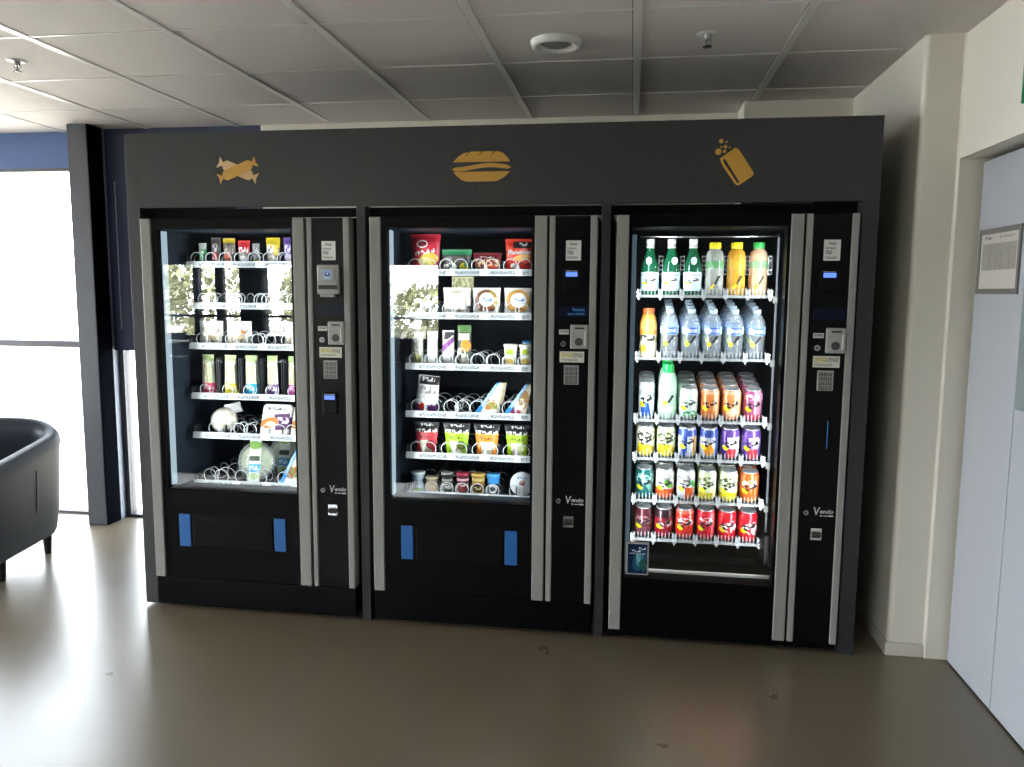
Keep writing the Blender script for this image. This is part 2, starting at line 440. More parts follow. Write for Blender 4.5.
# ------------------------------------------------------------------ ceiling fittings
v = thing('ceiling_vent', 'round white air vent set in the ceiling tiles', 'vent', (1.485, -.07, CZ))
MB().lathe([(.062, -.004), (.072, -.020), (.085, -.026), (.097, -.020), (.102, -.006), (.102, 0)], seg=40, capb=False, capt=False).build('rim', M['white'], v)
MB().lathe([(.0, -.018), (.05, -.016), (.06, -.010), (.06, -.002)], seg=40, capt=False).build('disc', M['greyplastic'], v)
def sprinkler(loc, lab):
    s = thing('sprinkler', lab, 'sprinkler', loc, 0, 'ceiling sprinklers')
    MB().lathe([(.0, -.003), (.04, -.003), (.043, 0)], seg=24).build('rosette', M['white'], s)
    k = MB().lathe([(.012, -.022), (.014, -.003)], seg=12)
    k.tube([(-.012, 0, -.018), (-.014, 0, -.03), (0, 0, -.045)], .0025).tube([(.012, 0, -.018), (.014, 0, -.03), (0, 0, -.045)], .0025)
    k.lathe([(.004, -.045), (.004, -.018)], seg=8)
    k.build('head', M['chrome'], s)
    MB().lathe([(.018, -.049), (.018, -.046)], seg=16).build('deflector', M['darkgrey'], s)
sprinkler((-.888, -.105, CZ), 'chrome sprinkler head in the bright ceiling tile near the windows')
sprinkler((2.073, -.085, CZ), 'chrome sprinkler head in the ceiling beside the round vent')

# ------------------------------------------------------------------ armchair
def rr_path(w, d, r, n=8):
    """U-shaped plan of a tub: front-left, round the back, front-right"""
    pts = [(-w / 2, -d / 2)]
    pts += [(-w / 2, d / 2 - r - (d - r) * t) for t in ()]
    for i in range(n + 1):
        a = PI - (PI / 2) * i / n
        pts.append((-w / 2 + r + r * math.cos(a), d / 2 - r + r * math.sin(a)))
    for i in range(n + 1):
        a = PI / 2 - (PI / 2) * i / n
        pts.append((w / 2 - r + r * math.cos(a), d / 2 - r + r * math.sin(a)))
    pts.append((w / 2, -d / 2))
    return pts
ac = thing('armchair', 'black leather tub armchair on short dark legs by the windows', 'armchair', (-1.648, .288, 0), R(11))
W_, D_ = .72, .74
def dens(p, step=.05):
    out = []
    for a, b2 in zip(p[:-1], p[1:]):
        L_ = math.dist(a, b2); m_ = max(1, int(L_ / step))
        out += [(a[0] + (b2[0] - a[0]) * i / m_, a[1] + (b2[1] - a[1]) * i / m_) for i in range(m_)]
    return out + [p[-1]]
outer = dens(rr_path(W_, D_, .20))
sh = MB(); n = len(outer); vs = []; TH = .085; prof_n = 14
for i, p in enumerate(outer):
    a = outer[max(0, i - 1)]; c = outer[min(n - 1, i + 1)]
    t = Vector((c[0] - a[0], c[1] - a[1])).normalized(); nin = Vector((t.y, -t.x))
    yy = (p[1] + D_ / 2) / D_
    h = .64 + .085 * (yy ** 1.2) + (.055 * max(0, 1 - (abs(p[0]) / (W_ / 2)) ** 2.2) if p[1] > 0 else 0)
    zb = .135
    prof = [(0.05, zb), (.036, zb + .03), (.018, .3), (.002, h - .09)]
    for q in range(7):
        an = PI - PI * q / 6
        prof.append((TH / 2 + (TH / 2 + .006) * math.cos(an), h - .06 + .06 * math.sin(an)))
    prof += [(TH, h - .1), (TH - .002, .36), (TH, zb)]
    for (o_, z_) in prof: vs.append((p[0] + nin.x * o_, p[1] + nin.y * o_, z_))
m = len(prof)
fs = [(i * m + j, (i + 1) * m + j, (i + 1) * m + j + 1, i * m + j + 1) for i in range(n - 1) for j in range(m - 1)]
sh.add(vs, fs, 0, None, True)
sh.add(vs[:m], [list(range(m))]); sh.add(vs[-m:], [list(range(m))[::-1]])
sh.add(vs, [(i * m, i * m + m - 1, (i + 1) * m + m - 1, (i + 1) * m) for i in range(n - 1)])
sh.build('tub_shell', M['leather'], ac)
for sx in (-1, 1):
    pip = MB(); pip.tube([(sx * (W_ / 2 - .0375), -.02, .17), (sx * (W_ / 2 - .0145), -.02, .35), (sx * (W_ / 2 - .004), -.02, .545)], .0025)
    pip.build('piping', M['leather'], ac)
MB().bbox(-.28, .28, -.36, .29, .14, .30, .02).build('seat_base', M['leather'], ac)
cu = MB().bbox(-.272, .272, -.39, .28, .30, .435, .045, seg=4); cu.build('seat_cushion', M['leather'], ac)
for sx, sy in ((-1, -1), (1, -1), (-1, 1), (1, 1)):
    l = MB(); x, y = sx * .235, (.26 if sy > 0 else -.18)
    l.lathe([(.019, 0), (.028, .135)], (x, y, 0), 12); l.build('leg', M['wood_dark'], ac)

# ------------------------------------------------------------------ the cabinet surround
XA = [-.4645, -.402, .618, .658, 1.677, 1.715, 2.699, 2.762]
sr = thing('vending_surround', 'dark grey built-in surround framing three vending machines with orange icons', 'surround', (0, 0, 0))
HD, DEP, HT = 1.872, .88, 2.198
for k, (x0, x1) in enumerate(((XA[0], XA[1]), (XA[2], XA[3]), (XA[4], XA[5]), (XA[6], XA[7]))):
    MB().bbox(x0, x1, 0.0, DEP, .012 if k == 0 else .0, (HT - .0005 if k in (0, 3) else HD - .0005), .0015).build('side_panel' if k in (0, 3) else 'divider', M['anth'], sr)
MB().bbox(XA[1], 1.158, 0.0, .022, HD, HT, .0012).build('header_panel', M['anth'], sr)
MB().bbox(1.1595, XA[6], 0.0, .022, HD, HT, .0012).build('header_panel', M['anth'], sr)
MB().box(XA[1], XA[6], .022, DEP, HT - .02, HT).build('top_panel', M['anth'], sr)
for x0, x1 in ((XA[1], XA[2]), (XA[3], XA[4]), (XA[5], XA[6])):
    MB().box(x0 + .001, x1 - .001, .07, .085, 1.832, HD - .001).build('gap_shade_strip', M['blackmatte'], sr)  # black strip added to keep the shaded gap above the machine dark
    MB().box(x0 + .001, x1 - .001, .845 + .02, DEP, .02, HD - .001).build('back_panel', M['blackmatte'], sr)
def capsule(L_, r, a, cx, cz):
    pts = []
    for i in range(9): t = -PI / 2 + PI * i / 8; pts.append((L_ / 2 + r * .8 * math.cos(t), r * math.sin(t)))
    for i in range(9): t = PI / 2 + PI * i / 8; pts.append((-L_ / 2 + r * .8 * math.cos(t), r * math.sin(t)))
    c, s = math.cos(a), math.sin(a)
    return [(cx + x * c - z * s, cz + x * s + z * c) for x, z in pts]
def candy(a, cx, cz, y0, mt):
    q = MB(); q.prism(capsule(.112, .0225, a, cx, cz), y0, y0 + .002)
    c, s = math.cos(a), math.sin(a)
    for sg in (-1, 1):
        tri = [(sg * .066, 0), (sg * .098, .025), (sg * .093, 0), (sg * .098, -.025)]
        q.prism([(cx + x * c - z * s, cz + x * s + z * c) for x, z in tri], y0, y0 + .002)
    return tag(q.build('candy_icon', mt, sr), 'pale wrapped sweet icon' if mt is M['icon_pale'] else 'orange wrapped sweet icon')
candy(R(-22), .076, 2.03, -.0022, M['icon_pale'])
candy(R(22), .076, 2.03, -.0044, M['icon_orange'])
q = MB(); cx, cz = 1.17, 2.03
top = [(-.122, .018), (-.1, .04), (-.078, .054), (-.045, .0605), (.07, .0605), (.09, .054), (.108, .038), (.122, .018)]
q.prism([(cx + x, cz + z) for x, z in top], -.0022, -.0002)
bot = [(-.122, -.022), (.122, -.022), (.1, -.044), (.07, -.06), (.055, -.0625), (-.065, -.0625), (-.085, -.056), (-.105, -.04)]
q.prism([(cx + x, cz + z) for x, z in bot], -.0022, -.0002)
up = []; dn = []
for i in range(17):
    t = i / 16; x = -.126 + .252 * t
    zc = -.004 + .008 * math.sin((t - .35) * 2 * PI * .85)
    hh = .0085 * min(1, math.sin(PI * min(1, max(0, t))) * 4 + .15)
    up.append((cx + x, cz + zc + hh)); dn.append((cx + x, cz + zc - hh))
for i in range(16): q.prism([dn[i], dn[i + 1], up[i + 1], up[i]], -.0022, -.0002)
for x in (-.062, -.008, .045):
    q.prism([(cx + x - .008, cz + .044), (cx + x + .012, cz + .061), (cx + x + .018, cz + .061), (cx + x - .004, cz + .044)], -.0028, -.0021, 1)
tag(q.build('sandwich_icon', [M['icon_orange'], M['anth']], sr), 'orange filled sandwich icon')
q = MB()
def cpx(x, y): return (2.21 + (x - 500) / 12.79 / 250, 2.03 - (y - 400) / 12.79 / 250)
can_o = [(480, 222), (515, 240), (560, 300), (712, 530), (718, 560), (705, 580), (550, 690), (520, 695), (490, 675), (330, 450), (310, 410), (292, 356)]
q.prism([cpx(*p) for p in can_o], -.0022, -.0002)
q.prism([cpx(*p) for p in [(335, 365), (355, 362), (545, 655), (528, 668), (510, 655), (335, 395)]], -.0028, -.0021, 1)
for (x, y, r) in ((268, 270, 40), (300, 138, 27), (356, 210, 22), (346, 266, 20), (305, 212, 13), (368, 150, 13), (408, 218, 11)):
    c2 = cpx(x, y); q.ycyl(c2[0], c2[1], r / 12.79 / 250, -.0022, -.0002, 0, 18)
tag(q.build('can_icon', [M['icon_orange'], M['anth']], sr), 'orange fizzing can icon')

# ------------------------------------------------------------------ machines
YM = -.02                          # front plane of the machines
def coil_mb(x, z, r, y0=.0, y1=.40, turns=7, flip=1, wire=.0021):
    pts = []
    for i in range(turns * 18 + 1):
        a = flip * 2 * PI * i / 18 - PI / 2
        t = i / 18
        y = y0 + (.016 * t if t < 1 else .016 + (y1 - y0 - .016) * ((t - 1) / (turns - 1)) ** 1.15)
        pts.append((x + r * math.cos(a), y, z + r * math.sin(a)))
    return MB().tube(pts, wire, 0, 5)

def machine(lab, x0, xA, xB, xR, W, kind):
    """xA/xB: the two centre strips, xR: right strip (left, right), all from the machine's left side"""
    m_ = thing('vending_machine', lab, 'vending machine', (x0, YM, 0))
    drink = kind == 'drink'
    zb = .052 if drink else .158
    gl, gr = .078 if not drink else .062, xA[0] - .012
    gz0, gz1 = (.585, 1.775) if not drink else (.285, 1.775)
    body = MB()
    body.box(.0, .035, .065, .86, .03, 1.825).box(xA[1] - .02, W, .065, .86, .03, 1.825)
    body.box(.035, xA[1] - .02, .82, .86, .03, 1.825).box(.035, xA[1] - .02, .065, .82, 1.785, 1.825)
    body.box(.035, xA[1] - .02, .065, .82, .03, gz0 - .03)
    body.build('cabinet', M['black'], m_)
    ln = MB(); lx0, lx1 = .05, xA[0] + .015
    ln.box(lx0 - .012, lx0, .07, .8, gz0 - .02, 1.783).box(lx1, lx1 + .012, .07, .8, gz0 - .02, 1.783).box(lx0, lx1, .78, .8, gz0 - .02, 1.783).box(lx0, lx1, .07, .8, 1.775, 1.783)
    ln.box(lx0, lx1, .07, .8, gz0 - .028, gz0 - .02)
    ln.build('liner', M['linerblack'] if drink else M['liner'], m_)
    dr = MB()
    dr.box(.05, xA[0], .0, .062, gz1, 1.822).box(.05, gl, .0, .062, gz0, gz1).box(gr, xA[0], .0, .062, gz0, gz1)
    dr.box(.05, xA[0], .0, .062, zb, gz0)
    dr.build('door_frame', M['black'], m_)
    MB().box(gl, gr, .016, .022, gz0, gz1).build('glass_pane', M['mglass'], m_)
    for (a, b2) in ((0., .05), xA, xB, xR):
        MB().bbox(a, b2, -.01, .062, zb, 1.822, .004).build('trim_strip', M['alu'], m_)
    MB().box(xA[1], xB[0], .004, .062, zb, 1.82).box(xB[1], xR[0], .0, .062, zb, 1.82).build('control_panel', M['panel'], m_)
    kick = MB()
    if drink: kick.box(.0, W, .012, .07, .022, zb - .004)
    else: kick.bbox(.0, W, .0, .07, .022, zb - .004, .004)
    kick.build('kick_panel', M['black'], m_)
    for fx in (.06, W - .06):
        for fy in (.1, .75): MB().lathe([(.022, 0), (.022, .01), (.012, .012), (.012, .035)], (fx, fy, 0), 12).build('foot', M['blackmatte'], m_)
    # ---- lamps inside
    if not drink:
        lb = MB().bbox(gl - .002, gl + .008, .026, .064, gz0 + .01, gz1 - .006, .003); lb.build('light_bar', M['led'], m_)
    else:
        MB().bbox(gl + .002, gl + .02, .03, .07, gz0 + .02, gz1 - .03, .003).build('light_bar', M['ledside'], m_)
    # ---- control column
    c0 = (xB[1] + xR[0]) / 2
    sx = c0 - (.8815 if not drink else .8445)        # shift of the measured layout
    def X(a): return a + sx
    off = 0 if not drink else -.037
    def P(a): return X(a + off)
    yF = -.0005
    MB().box(P(.853), P(.916), -.002, 0, 1.638, 1.72).build('notice_label', M['qrless'], m_)
    ci = MB(); ci.bbox(P(.877), P(.953), -.014, 0, 1.27, 1.372, .005)
    ci.box(P(.896), P(.934), -.0146, -.0138, 1.353, 1.360, 1)
    ci.ycyl(P(.914), 1.3, .017, -.0150, -.0138, 2); ci.box(P(.937), P(.942), -.018, -.0138, 1.285, 1.345, 3)
    ci.build('coin_unit', [M['greyplastic'], M['ink'], M['darkgrey'], M['white']], m_)
    MB().box(P(.829), P(.87), -.002, 0, 1.33, 1.35).build('small_label', M['small'], m_)
    def lock(x, z, r=.0115):
        l_ = MB(); l_.ycyl(x, z, r, -.006, 0, 0, 18); l_.ycyl(x, z, r * .55, -.0066, -.0058, 1, 14); l_.box(x - .0012, x + .0012, -.007, -.0064, z - r * .4, z + r * .4, 0)
        l_.build('lock', [M['chrome'], M['ink']], m_)
    lock(P(.847), 1.29); lock(P(.836), .61, .010)
    MB().box(P(.833), P(.936), -.0025, 0, 1.212, 1.258).build('info_label', M['info'], m_)
    kp = MB(); kx0, kz0, kz1 = P(.852), 1.118, 1.2
    kp.bbox(kx0, kx0 + .063, -.006, 0, kz0, kz1, .002)
    keys = ['1', '2', '3', '4', '5', '6', '7', '8', '9', 'C', '0', 'E']
    for i, t in enumerate(keys):
        kx = kx0 + .006 + (i % 3) * .018; kz = kz1 - .0065 - (i // 3 + 1) * .0185 + .002
        kp.box(kx, kx + .0145, -.0085, -.006, kz, kz + .0145, 1)
        kp.text(t, kx + .0045, kz + .0035, .0075, -.0088, 2)
    kp.build('keypad', [M['greyplastic'], M['keycap'], M['whiteink']], m_)
    tx = MB(); tx.text('V', P(.866), .6, .034, -.0006, 0, .026, .1, .015); tx.text('endo', P(.892), .608, .018, -.0006, 0, .052, .15, .02)
    tx.box(P(.925), P(.944), -.0008, 0, .5955, .602); tx.box(P(.893), P(.899), -.0008, 0, .5955, .602); tx.box(P(.904), P(.922), -.0008, 0, .5965, .600)
    tx.build('logo_lettering', M['whiteink'], m_)
    rt = MB(); a, b2 = P(.858), P(.902)
    rt.box(a, b2, -.003, 0, .495, .505).box(a, b2, -.003, 0, .535, .545).box(a, a + .004, -.003, 0, .505, .535).box(b2 - .004, b2, -.003, 0, .505, .535)
    rt.prism([(-.003, .53), (-.016, .522), (-.016, .518), (-.001, .505)], -(b2 - .005), -(a + .005), 1, axis='x')
    rt.box(a + .004, b2 - .004, -.001, .0, .505, .535, 0)
    rt.build('coin_return', [M['steel'], M['darkgrey']], m_)
    def reader(xa, z0, hh=.097):
        rd = MB(); rd.bbox(xa, xa + .071, -.010, 0, z0, z0 + hh, .004)
        rd.box(xa + .01, xa + .058, -.0105, -.0095, z0 + hh - .010, z0 + hh - .007, 1)
        o = rd.build('card_reader', [M['panel'], M['greyplastic']], m_)
        MB().box(xa + .011, xa + .059, -.0112, -.0098, z0 + hh - .032, z0 + hh - .013).build('screen', M['lcd'], o)
    dd = MB(); dd.box(P(.826), P(.948), -.003, 0, 1.403, 1.447)
    if lab.startswith('middle') or 'middle' in lab:
        dd.text('Paiement', P(.885), 1.428, .013, -.0035, 1, .05); dd.text('sans contact', P(.865), 1.412, .009, -.0035, 1, .07)
    if drink: MB().box(P(.9025), P(.905), -.001, 0, .88, .995).build('slot_light', M['lcdtext'], m_)
    dd.build('display', [M['darkdisplay'], M['lcdtext']], m_)
    if 'first' in lab or kind == 'bill':
        ba = MB(); ba.bbox(P(.835), P(.936), -.02, 0, 1.49, 1.618, .006)
        ba.bbox(P(.852), P(.92), -.026, -.019, 1.545, 1.605, .004)
        ba.box(P(.842), P(.929), -.0212, -.0195, 1.512, 1.53, 1); ba.bbox(P(.852), P(.918), -.03, -.0, 1.478, 1.492, .003)
        o = ba.build('bill_acceptor', [M['greyplastic'], M['ink']], m_)
        MB().box(P(.866), P(.906), -.0275, -.0255, 1.556, 1.594).build('picture', label('bill_picture', '8fa9d8', [('e', .5, .5, .3, .3, 0, '2f4f8a'), ('e', .5, .62, .12, .12, 0, 'd8dde8'), ('r', .5, .2, .5, .14, 0, 'd0d4dc')]), o)
        reader(P(.844), .96)
    else:
        reader(P(.844), 1.506)
    # ---- delivery
    if not drink:
        fl = MB(); fl.bbox(.197, .59, -.004, .01, .31, .465, .004)
        fl.box(.19, .197, -.0015, 0, .3, .475, 1).box(.19, .6, -.0015, 0, .465, .472, 1)
        rs = random.Random(3)
        for k_ in range(26):
            xx = rs.uniform(.22, .57); zz = .40 + .02 * math.sin(xx * 30) + rs.uniform(-.012, .012)
            fl.ycyl(xx, zz, rs.uniform(.002, .0045), -.0052, -.0035, 1, 8)
        fl.build('delivery_flap', [M['blackmatte'], M['panel']], m_)
        for a in (.127, .597): MB().bbox(a, a + .055, -.005, .005, .311, .465, .002).build('flap_edge', M['blueflash'], m_)
    return m_

m1 = machine('first black snack vending machine beside the windows, with banknote slot', -.388, (.723, .776), (.788, .81), (.954, .983), .983, 'bill')
m2 = machine('middle black snack vending machine under the sandwich icon', .685, (.7175, .769), (.779, .803), (.949, .977), .977, 'snack')
m3 = machine('black drinks vending machine beside the white wall, full of cans and bottles', 1.741, (.688, .737), (.746, .771), (.918, .945), .945, 'drink')
X1, X2, X3 = -.388, .685, 1.741

# interior light: long tubes behind the door frames of each machine
def tube_light(x, y, z, h, energy, rot, w=.03, col=(.9, .96, 1.)):
    l = bpy.data.lights.new('cabinet_tube', 'AREA'); l.shape = 'RECTANGLE'; l.size = w; l.size_y = h; l.energy = energy; l.color = col; l.spread = R(120)
    o = bpy.data.objects.new('cabinet_tube', l); COL.objects.link(o); o.location = (x, y, z); o.rotation_euler = rot
    return o
LE = 1.5
for x0, xr in ((X1, .70), (X2, .70)):
    for x, dx in ((x0 + .098, 1), (x0 + xr, -1)):
        o = tube_light(x, YM + .05, 1.18, 1.15, LE, (0, 0, 0))
        d = Vector((dx * .93, .36, 0)); o.rotation_euler = d.to_track_quat('-Z', 'Y').to_euler()
for x, dx in ((X3 + .088, 1), (X3 + .672, -1)):
    o = tube_light(x, YM + .05, 1.05, 1.4, LE * 1.6, (0, 0, 0))
    d = Vector((dx * .75, .65, 0)); o.rotation_euler = d.to_track_quat('-Z', 'Y').to_euler()

# ---- shelves of the snack machines
YS = .20                            # shelf front, from the machine's front plane
def snack_shelf(mach, z, lanes, coils, div_h=.035, top=.03, rail_h=.03, r=.031, divs=None):
    sh = MB(); x0, x1 = .095, .69
    sh.box(x0, x1, YS, .74, z - .022, z - .016)
    for x in (divs if divs is not None else lanes): sh.box(x - .0015, x + .0015, YS + .03, .7, z - .016, z + div_h)
    sh.box(x0, x0 + .003, YS, .74, z - .016, z + .03).box(x1 - .003, x1, YS, .74, z - .016, z + .03)
    s_ = sh.build('shelf', M['shelf'], mach)
    rl = MB(); rl.add([(x0 - .002, YS - .006, z - rail_h * .9), (x1 + .002, YS - .006, z - rail_h * .9), (x1 + .002, YS + .001, z + .003), (x0 - .002, YS + .001, z + .003),
                       (x0 - .002, YS + .002, z - rail_h * .9), (x1 + .002, YS + .002, z - rail_h * .9), (x1 + .002, YS + .004, z + .003), (x0 - .002, YS + .004, z + .003)],
                      [(0, 1, 2, 3), (5, 4, 7, 6), (3, 2, 6, 7), (0, 4, 5, 1), (1, 5, 6, 2), (4, 0, 3, 7)], 0, [(0, 0), (1, 0), (1, 1), (0, 1)] * 2)
    rl.build('price_rail', M['rail'], s_)
    for k_, (cx_, fl_) in enumerate(coils):
        coil_mb(cx_, z + r - .013, r, YS + .007, .52, 4, fl_).build('coil', M['wire'], s_)
    return s_
def even(n, a=.10, b=.686): return [a + (b - a) * i / n for i in range(n + 1)]
def pairs(cs, o=.033): return [q for c in cs for q in ((c - o, 1), (c + o, -1))]
Z1 = [1.638, 1.443, 1.25, 1.008, .815, .577]
Z2 = [1.604, 1.408, 1.174, .951, .756, .569]
L4 = [.172, .319, .466, .613]
L8 = [.14, .212, .285, .358, .43, .503, .577, .648]
snack_shelf(m1, Z1[0], even(8), [(c, 1 if i % 2 else -1) for i, c in enumerate(L8)], r=.029)
snack_shelf(m1, Z1[1], even(4), [(.165, 1), (.205, -1), (.335, 1), (.455, -1), (.49, 1), (.62, -1)], r=.03)
snack_shelf(m1, Z1[2], even(4), [(.15, 1), (.205, -1), (.30, 1), (.35, -1), (.435, 1), (.495, -1), (.585, 1), (.64, -1)], r=.031)
snack_shelf(m1, Z1[3], even(5), [(c, 1) for c in (.156, .273, .381, .495, .607)], div_h=.17, r=.028, divs=[.212, .222, .327, .337, .43, .44, .545, .555])
snack_shelf(m1, Z1[4], even(4), pairs([.225, .355, .502, .625], .028), r=.031)
snack_shelf(m1, Z1[5], even(3), [(.165, 1), (.225, -1), (.33, 1), (.425, -1), (.55, 1), (.63, -1)], r=.034)
snack_shelf(m2, Z2[0], even(4), pairs(L4), r=.031)
snack_shelf(m2, Z2[1], even(4), pairs(L4, .022), r=.031)
snack_shelf(m2, Z2[2], even(8), [(c, -1) for c in L8], r=.031)
snack_shelf(m2, Z2[3], even(4), [(.15, 1), (.215, -1), (.305, 1), (.36, -1), (.43, 1), (.5, -1), (.58, 1), (.64, -1)], r=.034)
snack_shelf(m2, Z2[4], even(4), pairs(L4, .03), r=.031)
snack_shelf(m2, Z2[5], even(8), [(c, -1) for c in L8[:6]] + [(.612, 1), (.655, -1)], r=.03)

# ---- product builders (each returns the thing; front of the pack at local y = 0, base at z = 0)
def bag_mesh(w, h, d, crimp=.012, nx=14, nz=16, taper=0., rnd=0):
    rs = random.Random(rnd); b = MB()
    for side in (0, 1):
        vs = []; uv = []
        for j in range(nz + 1):
            v = j / nz
            for i in range(nx + 1):
                u = i / nx
                e = min(1, max(0, (v * h - crimp) / (h * .22))) * min(1, max(0, ((1 - v) * h - crimp) / (h * .22)))
                e = math.sin(min(1, e) * PI / 2)
                t = e * (math.sin(PI * u) ** .6) * d / 2
                t += (.0022 * math.sin(u * 23 + v * 9 + rnd) + .002 * math.sin(v * 31 - u * 11 + rnd * 2)) * (1 if .02 < u < .98 else 0) * (.3 + .7 * e)
                ww = w * (1 + taper * (v - .5)) * (1 - .05 * math.sin(PI * v))
                t = max(t, .0006)
                x = (u - .5) * ww
                vs.append((x, d / 2 - t if side == 0 else d / 2 + t, v * h)); uv.append((u, v))
        fs = []
        for j in range(nz):
            for i in range(nx):
                a = j * (nx + 1) + i
                q = (a, a + 1, a + nx + 2, a + nx + 1)
                fs.append(q if side == 0 else q[::-1])
        b.add(vs, fs, 0, uv, True)
    return b
ops_txt = lambda c, y=.6, h=.1, w=.7: [('t', .5, y, w, h, 0, c, 14.)]
def place(mach_x, cx, z, y=None): return (mach_x + cx, YM + (YS + .034 if y is None else y), z)
def bag(name, lab, loc, w, h, d, mt, rnd=0, taper=0., cat='snack', tilt=0., group=None):
    o = bag_mesh(w, h, d, rnd=rnd, taper=taper).build(name, mt)
    o.location = loc; o.rotation_euler = (tilt, 0, 0)
    return tag(o, lab, cat, group)

# -- machine 1, top shelf
zz = Z1[0] - .012
def L(base, ops, **k): return label('print_' + base + str(len(bpy.data.materials)), base, ops, **k)
g1 = 'snack packs on the top shelf of the first machine'
bag('snack_bag', 'narrow white and green snack bag, first on top shelf beside the windows', place(X1, .152, zz), .04, .102, .03, L('3f9a55', [('r', .5, .85, 1, .3, 0, 'd9ded6'), ('e', .5, .35, .3, .2, 20, '8fd49a'), ('t', .5, .6, .7, .14, 0, 'f0f2ee', 8.)]), 1, group=g1)
bag('snack_bag', 'thin dark snack bag with red mark on the top shelf of the first machine', place(X1, .222, zz), .05, .128, .03, L('4a4446', [('e', .5, .3, .3, .16, 0, 'b03a3a'), ('t', .5, .62, .5, .3, 0, 'b9b4b0', 9.), ('t', .4, .2, .6, .1, 0, 'e0ddda', 8.)]), 2, group=g1)
bag('snack_bag', 'brown snack bag with yellow top band on the top shelf of the first machine', place(X1, .288, zz), .062, .126, .035, L('6b6159', [('r', .5, .9, 1, .16, 0, 'd2b52a'), ('e', .45, .3, .3, .2, 0, 'c06a55'), ('t', .5, .5, .8, .2, 0, 'a9a198', 9.)]), 3, group=g1)
bag('snack_bag', 'red topped snack bag with white print on the top shelf of the first machine', place(X1, .363, zz), .06, .114, .035, L('8f8884', [('r', .5, .75, 1, .5, 0, 'd2383c'), ('t', .5, .62, .8, .2, 0, 'f4eeee', 8.), ('e', .5, .22, .3, .16, 0, 'f0efec')]), 4, group=g1)
bag('snack_bar', 'slim grey snack bar with yellow base on the top shelf of the first machine', place(X1, .426, zz), .036, .1, .025, L('8f9094', [('r', .5, .1, 1, .2, 0, 'd8cf36'), ('t', .5, .72, .8, .3, 0, 'c9cacc', 8.)]), 5, group=g1)
bag('snack_bag', 'dark snack bag with broad yellow top on the top shelf of the first machine', place(X1, .509, zz), .07, .127, .038, L('8a7f77', [('r', .5, .82, 1, .36, 0, 'e0c52c'), ('r', .78, .55, .3, .4, 0, 'd8bb2a'), ('t', .45, .6, .6, .3, 0, 'f2efe8', 9.), ('e', .5, .2, .32, .14, 0, 'd9d4cc')]), 6, group=g1)
bag('snack_bag', 'purple snack bag with white print on the top shelf of the first machine', place(X1, .591, zz), .056, .127, .036, L('6f55a0', [('t', .5, .6, .8, .3, 0, 'd9d0ea', 9.), ('e', .5, .25, .34, .16, 0, 'c9c3d4')]), 7, group=g1)
bag('snack_bag', 'dark red snack bag, last on the top shelf of the first machine', place(X1, .655, zz), .05, .126, .034, L('6a1f28', [('t', .5, .6, .8, .3, 0, 'd0b0b0', 9.), ('e', .5, .25, .3, .16, 0, 'c8b8b0')]), 8, group=g1)
# -- machine 1, third shelf: white crisp bags
zz = Z1[2] - .012
def crisp(x, w, lab, rnd): bag('crisp_bag', lab, place(X1, x, zz), w, .118, .05, L('d9d6cc', [('e', .5, .3, .3, .18, 20, 'b5a183'), ('t', .5, .66, .8, .16, 0, '8b8f92', 9.), ('e', .7, .55, .14, .08, 0, 'a8703f'), ('r', .5, .9, 1, .1, 0, 'b9c2c4')]), rnd, -.08, tilt=.0, group='white crisp bags on the third shelf')
crisp(.177, .128, 'white crisp bag, first on the third shelf of the first machine', 11)
crisp(.322, .134, 'white crisp bag, second on the third shelf of the first machine', 12)
crisp(.612, .12, 'white crisp bag, last on the third shelf after the empty coils', 13)
# -- fourth shelf: slim bars
zz = Z1[3] - .012
for x, w, c, nm, rnd in ((.156, .068, 'd8506e', 'pink'), (.273, .066, 'd7c545', 'yellow'), (.381, .07, '2ea3c4', 'blue'), (.488, .056, '6d4a7a', 'purple'), (.60, .066, 'c652a0', 'magenta')) and \
        ((.156, .068, 'd8506e', 'pink', 21), (.273, .066, 'd7c545', 'yellow', 22), (.381, .07, '2ea3c4', 'blue', 23), (.488, .056, '6d4a7a', 'purple', 24), (.60, .066, 'c652a0', 'magenta', 25)):
    bag('breadstick_pack', 'tall slim breadstick pack with %s base on the fourth shelf of the first machine' % nm, place(X1, x, zz), w, .196, .04,
        L('cfd0b8', [('r', .5, .15, 1, .3, 0, c), ('r', .3, .62, .1, .6, 2, 'b49a63'), ('r', .52, .6, .1, .6, -2, 'c7b27c'), ('r', .74, .62, .08, .6, 2, 'a8c46a'), ('r', .5, .92, 1, .16, 0, 'b6c88c'), ('t', .5, .8, .9, .1, 0, 'f1f3e4', 9.), ('t', .5, .18, .8, .1, 0, 'f0e6ea', 9.)]), rnd, -.25, group='slim packs on the fourth shelf')
